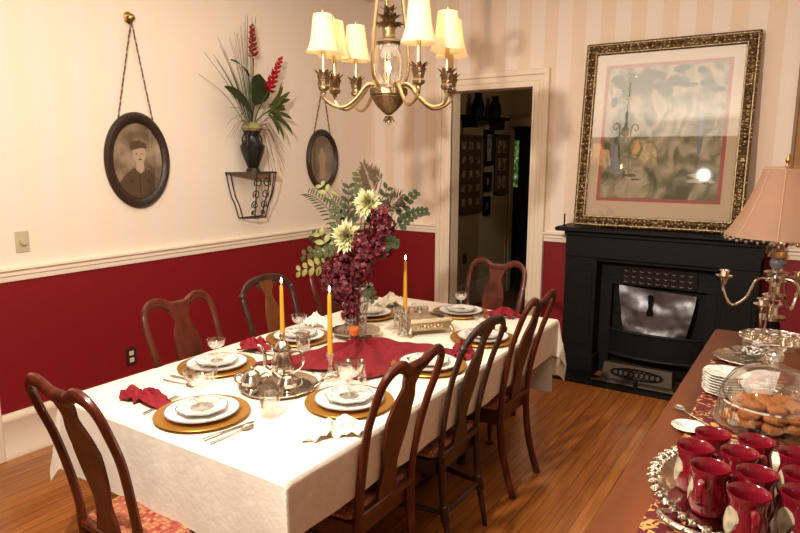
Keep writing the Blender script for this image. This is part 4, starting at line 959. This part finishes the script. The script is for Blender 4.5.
build('top_hub', MB().lathe([(0, 2.42), (.018, 2.425), (.04, 2.44), (.042, 2.46), (.03, 2.48), (.045, 2.50), (.02, 2.53), (.012, 2.60), (.02, 2.66), (.01, 2.70), (0, 2.705)], 24), ABRASS, th)
rg = Vector((cos(yaw), sin(yaw), 0)); fw = Vector((-sin(yaw), cos(yaw), 0))
ANG = [25, 70, 104, 218, 247, 276]
RA = [.315, .285, .31, .275, .29, .305]
for A_, R_ in zip(ANG, RA):
    d = rg*sin(rad(A_))-fw*cos(rad(A_))
    def at(r, z): return (d.x*r, d.y*r, z)
    arm = build('arm', MB().tube(spline([at(.050, 1.985), at(.075, 2.012), at(.11, 2.00), at(.155, 1.945), at(.21, 1.905), at(.265, 1.912), at(R_, 1.945), at(R_+.001, 1.975)], 5), .0085, 8), ARMB, th)
    c = at(R_, 0); cc = (c[0], c[1], 0)
    cup = build('pineapple_cup', MB().lathe([(0, 1.962), (.010, 1.962), (.012, 1.975), (.024, 1.982), (.027, 1.995), (.021, 2.005), (.026, 2.03), (.032, 2.045), (.022, 2.045), (0, 2.03)], 28, cc, wav=lambda a, r, z: .06*cos(9*a) if r > .015 else 0), ABRASS, arm)
    b = MB()
    for k in range(8):
        a = k*pi/4+A_; b.leaf((c[0]+.022*cos(a), c[1]+.022*sin(a), 2.03), (c[0]+.052*cos(a), c[1]+.052*sin(a), 2.070), .011, droop=.15, n=4, fold=.3)
    build('cup_leaves', b, ABRASS, cup)
    build('candle_sleeve', MB().lathe([(0, 2.03), (.0105, 2.03), (.0105, 2.175), (0, 2.175)], 12, cc), mat('sleeve_brass', (.6, .46, .26), .35, .8) if A_ == 25 else bpy.data.materials['sleeve_brass'], arm)
    prof = [(.078, 2.148), (.079, 2.150), (.068, 2.175), (.058, 2.21), (.052, 2.25), (.048, 2.285), (.045, 2.317), (.0435, 2.317), (.046, 2.285), (.050, 2.25), (.056, 2.21), (.066, 2.175), (.076, 2.150)]
    rings = []
    for r, z in prof: rings.append([(c[0]+r*cos(2*pi*k/28), c[1]+r*sin(2*pi*k/28), z) for k in range(28)])
    sh = build('lamp_shade', MB().loft(rings, 0), SHADE, arm)
    build('shade_finial', MB().lathe([(0, 2.313), (.012, 2.315), (.012, 2.321), (.005, 2.325), (.006, 2.335), (0, 2.339)], 12, cc), BRASS, sh)
    b = MB()
    for k in range(3): a = k*2*pi/3; b.tube([(c[0], c[1], 2.315), (c[0]+.0445*cos(a), c[1]+.0445*sin(a), 2.315)], .0015, 4)
    build('shade_spider', b, BRASS, sh)
    build('bulb', MB().lathe([(0, 2.175), (.008, 2.178), (.014, 2.20), (.009, 2.23), (0, 2.25)], 12, cc), BULB, arm)
    point('shade_lamp', (c[0], c[1], 2.262), .55, (1, .66, .34), .012, th)

# ------------------------------------------------------------------ sideboard
SZ = .90
th = thing('sideboard', 'long reddish wooden sideboard in the right foreground', 'sideboard', (3.62, -3.30, 0))
build('top', MB().box(-.30, .30, -1.45, 1.40, SZ-.03, SZ, b=.006), SIDE, th)
build('body', MB().box(-.26, .28, -1.40, 1.35, .16, SZ-.03), SIDE, th, smooth=False)
for k in range(4):
    dr = build('door', MB().box(-.275, -.26, -1.36+k*.68, -.72+k*.68, .20, .84, b=.004), SIDE, th)
    build('knob', MB().ball((-.288, -.80+k*.68 if k % 2 == 0 else -1.28+k*.68, .55), .014, 10), BRASS, dr)
for x in (-.24, .26):
    for y in (-1.37, 1.32): build('leg', MB().lathe([(0, 0), (.018, 0), (.028, .05), (.024, .1), (.032, .16), (0, .16)], 12, (x, y, 0)), SIDE, th)
def runner(u, v): return (3.415+u*.38-.045*(v**3)+.004*noise.noise(Vector((u*4, v*12, 0))), -4.55+v*2.13, SZ+.0018+.0012*noise.noise(Vector((u*6, v*20, 3)))+(0))
o = solo('table_runner', MB().grid(20, 90, runner), RUN, 'burgundy runner with gold floral pattern along the sideboard', 'runner', angle=80)
md = o.modifiers.new('thick', 'SOLIDIFY'); md.thickness = .0012; md.offset = -1
ST = SZ+.0035

# big silver tray with mugs
TRX, TRY = 3.615, -3.500
th = thing('serving_tray', 'large oval silver tray with scalloped ornate rim under the mugs', 'tray', (TRX, TRY, ST))
build('tray_body', MB().lathe([(0, 0), (.185, 0), (.205, .010), (.225, .016), (.222, .019), (.202, .013), (.183, .004), (0, .004)], 72, sy=1.12), SILVER, th)
b = MB()
for k in range(52):
    a = 2*pi*k/52; x, y = .228*cos(a), .228*1.12*sin(a); b.ball((x, y, .019), .0075 if k % 2 else .010, 8, sz=.8)
    b.tube(spline([(x*.93, y*.93, .017), (x*1.0+.004*sin(a), y-.004*cos(a), .024), (x*1.055, y*1.055, .020)], 3), [.0048]*4+[.003]*3, 6)
build('ornate_rim', b, SILV_O, th)
for a0 in (-2.05, 1.1):
    ca, sa = cos(a0), sin(a0); e = Vector((.235*ca, .235*1.12*sin(a0), .022)); o_ = Vector((ca, sa, 0)); s_ = Vector((-sa, ca, 0))
    build('handle', MB().tube(spline([tuple(e+s_*.055), tuple(e+s_*.05+o_*.04+Vector((0, 0, .012))), tuple(e+o_*.062+Vector((0, 0, .018))), tuple(e-s_*.05+o_*.04+Vector((0, 0, .012))), tuple(e-s_*.055)], 6), .007, 8), SILV_O, th)
MG_P = [(0, 0), (.030, 0), (.034, .004), (.0385, .022), (.0395, .040), (.036, .060), (.0335, .074), (.036, .090), (.0408, .104), (.0400, .1065), (.0378, .104), (.033, .090), (.0305, .074), (.033, .055), (.034, .03), (.028, .010), (0, .008)]
mg = thing('mug', '', 'mug', group='red glazed mugs on the silver tray')
build('body', MB().lathe(MG_P, 32), REDMUG, mg)
build('handle', MB().tube(spline([(.034, 0, .082), (.050, 0, .088), (.062, 0, .070), (.058, 0, .044), (.038, 0, .030)], 5), [(.0045, .0075)]*21, 8, bn=(0, 1, 0)), REDMUG, mg)
def rm(z):
    for (a, p), (c, q) in zip(MG_P[1:9], MG_P[2:10]):
        if p <= z <= q: return a+(c-a)*(z-p)/(q-p)
    return .036
b = MB(); a0 = -1.25
def patch(u, v):
    z = .018+v*.060; wd = .55*math.sqrt(max(.02, 1-(2*v-1)**2))*(1.15 if v > .5 else .9); a = a0+(u-.5)*2*wd+.25*(v-.5); r = rm(z)+.0009; return (r*cos(a), r*sin(a), z)
pm = mat('patch_glaze', (.6, .5, .34), .3); t = tex(pm, 'ShaderNodeTexNoise', (38, 38, 38), Scale=1.0, Detail=2.0); colorize(pm, t, [(.38, (.22, .24, .17)), (.52, (.46, .38, .25))])
b.grid(12, 12, patch); build('glaze_patch', b, pm, mg)
MZ = ST+.0045
mugs = [(3.501, -3.441, -2.6, 'farthest left on the tray, beside the small white saucer'), (3.477, -3.543, -1.45, 'left edge of the tray with a cream patch facing out'), (3.592, -3.430, -1.2, 'back row middle nearest the glass dome'), (3.566, -3.519, -2.9, 'second row middle behind the patched front mugs'),
        (3.520, -3.629, -1.75, 'front left on the tray with handle toward the camera'), (3.677, -3.455, -.9, 'back row far right of the tray'), (3.607, -3.606, -2.9, 'middle of the tray just behind the frontmost mug'), (3.600, -3.708, -1.25, 'frontmost at the lower edge, handle to its right'),
        (3.690, -3.560, -.6, 'right side third row at the frame edge'), (3.690, -3.652, -1.2, 'right front corner with a green and cream patch')]
for k, (x, y, rz, who) in enumerate(mugs):
    c = mg if k == 0 else dup(mg, (0,)*3, 0, ''); c.location = (x, y, MZ); c.rotation_euler = (0, 0, rz); c['label'] = 'red glazed mug '+who
# saucer and spoon
solo('saucer', MB().lathe([(r*.36, z*.6) for r, z in PL_P], 32), CHINAP, 'small white saucer with green sprig left of the mugs', 'saucer', (3.412, -3.178, ST))
spoon(3.46, -3.125, ST+.0015, .84, 'ornate silver serving spoon at the sideboard edge', .85)
# stacked bread plates
bp = solo('bread_plate', MB().lathe([(0, 0), (.045, 0), (.070, .007), (.073, .010), (.070, .0107), (.045, .004), (0, .003)], 40, wav=oct_wav), CHINAP, '', 'plate', group='stack of white bread plates')
for k in range(8):
    c = bp if k == 0 else dup(bp, (0,)*3, 0, ''); c.location = (3.462, -2.80, ST+k*.0092); c.rotation_euler = (0, 0, .12*k % .3)
    c['label'] = ['white octagonal bread plate, %s of its stack' % s for s in ('bottommost', 'second from the bottom', 'third from the bottom', 'fourth from the bottom', 'fourth from the top', 'third from the top', 'second from the top', 'topmost')][k]
# glass dome with biscuits
DXc, DYc = 3.598, -3.035
th = thing('cake_plate', 'low clear glass plate under the biscuits and dome', 'plate', (DXc, DYc, ST))
build('plate', MB().lathe([(0, .006), (.07, .006), (.075, 0), (.08, .006), (.145, .014), (.148, .018), (.143, .018), (.08, .011), (0, .011)], 48), GLASS, th)
th = thing('glass_dome', 'clear glass dome with ball knob covering the biscuits', 'dome', (DXc, DYc, ST+.0185))
build('cover', MB().lathe([(.134, 0), (.138, .003), (.134, .05), (.125, .095), (.100, .135), (.060, .160), (.02, .168), (.0, .169)], 48), GLASS, th)
build('band', MB().lathe([(.1345, .060), (.1375, .064), (.1335, .068)], 48), CRYST, th)
build('knob', MB().lathe([(0, .167), (.012, .168), (.009, .176), (.020, .188), (.024, .200), (.018, .214), (0, .221)], 20), CRYST, th)
rb = random.Random(3); k = 0
bis = solo('biscuit', MB().lathe([(0, 0), (.024, 0), (.030, .005), (.031, .012), (.026, .019), (.014, .023), (0, .021)], 22, wav=lambda a, r, z: .12*sin(3*a+1+z*60)+.08*sin(5*a)+.05*sin(9*a+z*200)), BISC, '', 'biscuit', group='golden biscuits under the glass dome')
for layer, (n, R_) in enumerate(((9, .088), (5, .035), (8, .078), (4, .030), (6, .060), (3, .022))):
    for j in range(n):
        a = 2*pi*j/n+layer*.5; c = bis if k == 0 else dup(bis, (0,)*3, 0, ''); zz = ST+.0185+[0, 0, 1, 1, 2, 2][layer]*.0225
        c.location = (DXc+R_*cos(a), DYc+R_*sin(a), zz); c.rotation_euler = (rb.uniform(-.16, .16), rb.uniform(-.16, .16), rb.uniform(0, 6)); q_ = rb.uniform(.85, 1.08); c.scale = (q_, q_*rb.uniform(.8, 1), 1); c['label'] = 'golden brown biscuit piled with others under the glass dome'; k += 1
# pedestal stand
th = thing('pedestal_stand', 'cut glass pedestal stand with ball stem behind the dome', 'cake stand', (3.585, -2.66, ST))
build('foot', MB().lathe([(0, 0), (.065, 0), (.066, .004), (.02, .02), (.012, .03), (0, .03)], 32), CRYST, th)
build('stem', MB().lathe([(0, .03), (.012, .03), (.010, .06), (.026, .085), (.028, .10), (.012, .125), (.016, .16), (0, .16)], 20), CRYST, th)
build('dish', MB().lathe([(0, .16), (.08, .162), (.108, .170), (.112, .176), (.108, .178), (.08, .168), (0, .166)], 48, wav=lambda a, r, z: .015*cos(20*a) if r > .1 else 0), CRYST, th)
th = thing('silver_dish', 'round ornate silver dish before the candelabra lamp', 'dish', (3.485, -2.385, SZ+.001))
build('dish', MB().lathe([(0, 0), (.07, 0), (.095, .012), (.112, .020), (.109, .023), (.092, .016), (.068, .005), (0, .005)], 48, wav=lambda a, r, z: .03*cos(16*a) if r > .1 else 0), SILV_O, th)
solo('glass_bowl', MB().lathe([(0, 0), (.03, 0), (.032, .006), (.050, .022), (.066, .042), (.063, .042), (.046, .024), (0, .010)], 32), glass('smoky_glass', (.25, .28, .24), .25, .06, 60), 'small dark glass bowl standing in the silver dish', 'bowl', (3.490, -2.38, SZ+.0065))

# candelabra lamp
th = thing('candelabra_lamp', 'silver candelabra table lamp with peach satin shade', 'lamp', (3.545, -2.06, SZ+.001), 0)
build('base', MB().loft([[(.095*sx_, .095*sy_, z) for sx_, sy_ in ((-q, -1), (q, -1), (1, -q), (1, q), (q, 1), (-q, 1), (-1, q), (-1, -q))] for z, q in ((0, .7), (.018, .7))]+[[(.06*sx_, .06*sy_, .032) for sx_, sy_ in ((-.7, -1), (.7, -1), (1, -.7), (1, .7), (.7, 1), (-.7, 1), (-1, .7), (-1, -.7))]], 0, True, True), SILV_O, th, angle=20)
build('column', MB().lathe([(0, .03), (.05, .03), (.052, .05), (.032, .06), (.028, .10), (.05, .11), (.05, .122), (.024, .13), (.020, .16), (.034, .175), (.022, .19), (.045, .20), (.045, .212), (.022, .22), (.020, .25), (.038, .27), (.024, .285), (.048, .30), (.048, .308), (.022, .315), (.022, .36), (.04, .372), (.03, .39), (.018, .40), (.03, .415), (.032, .43), (.012, .44), (.008, .50), (.006, .74), (0, .74)], 28), ABRASS if False else SILVER, th)
build('dark_collar', MB().lathe([(.033, .062), (.034, .064), (.031, .1), (.03, .1)], 24), HDARK, th)
for k, (az, hr, ze, dz) in enumerate(((rad(205), .20, .275, .09), (rad(-15), .20, .275, .09), (rad(245), .085, .17, .10), (rad(60), .15, .26, .1))):
    ca, sa = cos(az), sin(az)
    def at(r, z): return (ca*r, sa*r, z)
    arm = build('arm', MB().tube(spline([at(.03, .285), at(hr*.38, .27), at(hr*.55, ze-dz+.01), at(hr*.82, ze-dz-.02), at(hr, ze-dz+.04), at(hr, ze)], 6), .006, 8), SILVER, th)
    c = at(hr, 0)
    cup = build('drip_pan', MB().lathe([(0, ze), (.012, ze), (.030, ze+.010), (.034, ze+.014), (.026, ze+.014), (0, ze+.008)], 20, c), SILVER, arm)
    build('candle_socket', MB().lathe([(0, ze-.025), (.008, ze-.022), (.015, ze), (.017, ze+.030), (.022, ze+.036), (.014, ze+.036), (0, ze+.02)], 16, c), SILVER, arm)
build('glass_ball', MB().ball((.0, 0, .345), .030, 16), mat('blue_grey_glass', (.10, .10, .12), .1), th)
rings = []
nsd = 8
def sh_ring(r, z):
    out = []
    for k in range(nsd*4):
        a = 2*pi*k/(nsd*4); f_ = 1-.035*abs(sin(nsd/2*a)); out.append((r*f_*cos(a), r*f_*sin(a), z))
    return out
SP = [(.205, .455), (.180, .49), (.152, .54), (.128, .59), (.108, .64), (.092, .69), (.082, .728)]
sh = build('lamp_shade', MB().loft([sh_ring(r, z) for r, z in SP]+[sh_ring(r-.002, z) for r, z in SP[::-1]], 0), SATIN, th, angle=60)
b = MB()
for k in range(8):
    a = 2*pi*k/8; b.tube([((r+.001)*cos(a), (r+.001)*sin(a), z) for r, z in SP], .0022, 5)
build('seam_piping', b, mat('shade_piping', (.42, .24, .14), .6), sh)
b = MB()
for k in range(56):
    a = 2*pi*k/56; b.ball((0.203*cos(a), .203*sin(a), .449-(.006 if k % 2 else 0)), .0075, 6)
build('bead_trim', b, mat('shade_beads', (.16, .12, .09), .25, .6), sh)
b = MB()
for k in range(4): a = pi*k/2; b.tube([(0, 0, .735), (.081*cos(a), .081*sin(a), .735)], .002, 5)
build('spider', b, BRASS, sh)
build('finial', MB().lathe([(0, .738), (.010, .74), (.006, .75), (.011, .762), (.004, .785), (0, .79)], 14), BRASS, th)
build('bulb', MB().lathe([(0, .50), (.010, .505), (.026, .56), (.018, .60), (0, .615)], 14, (.03, 0, 0)), BULB, th)
point('lamp_bulb', (.03, 0, .60), 1.0, (1, .62, .32), .03, th)
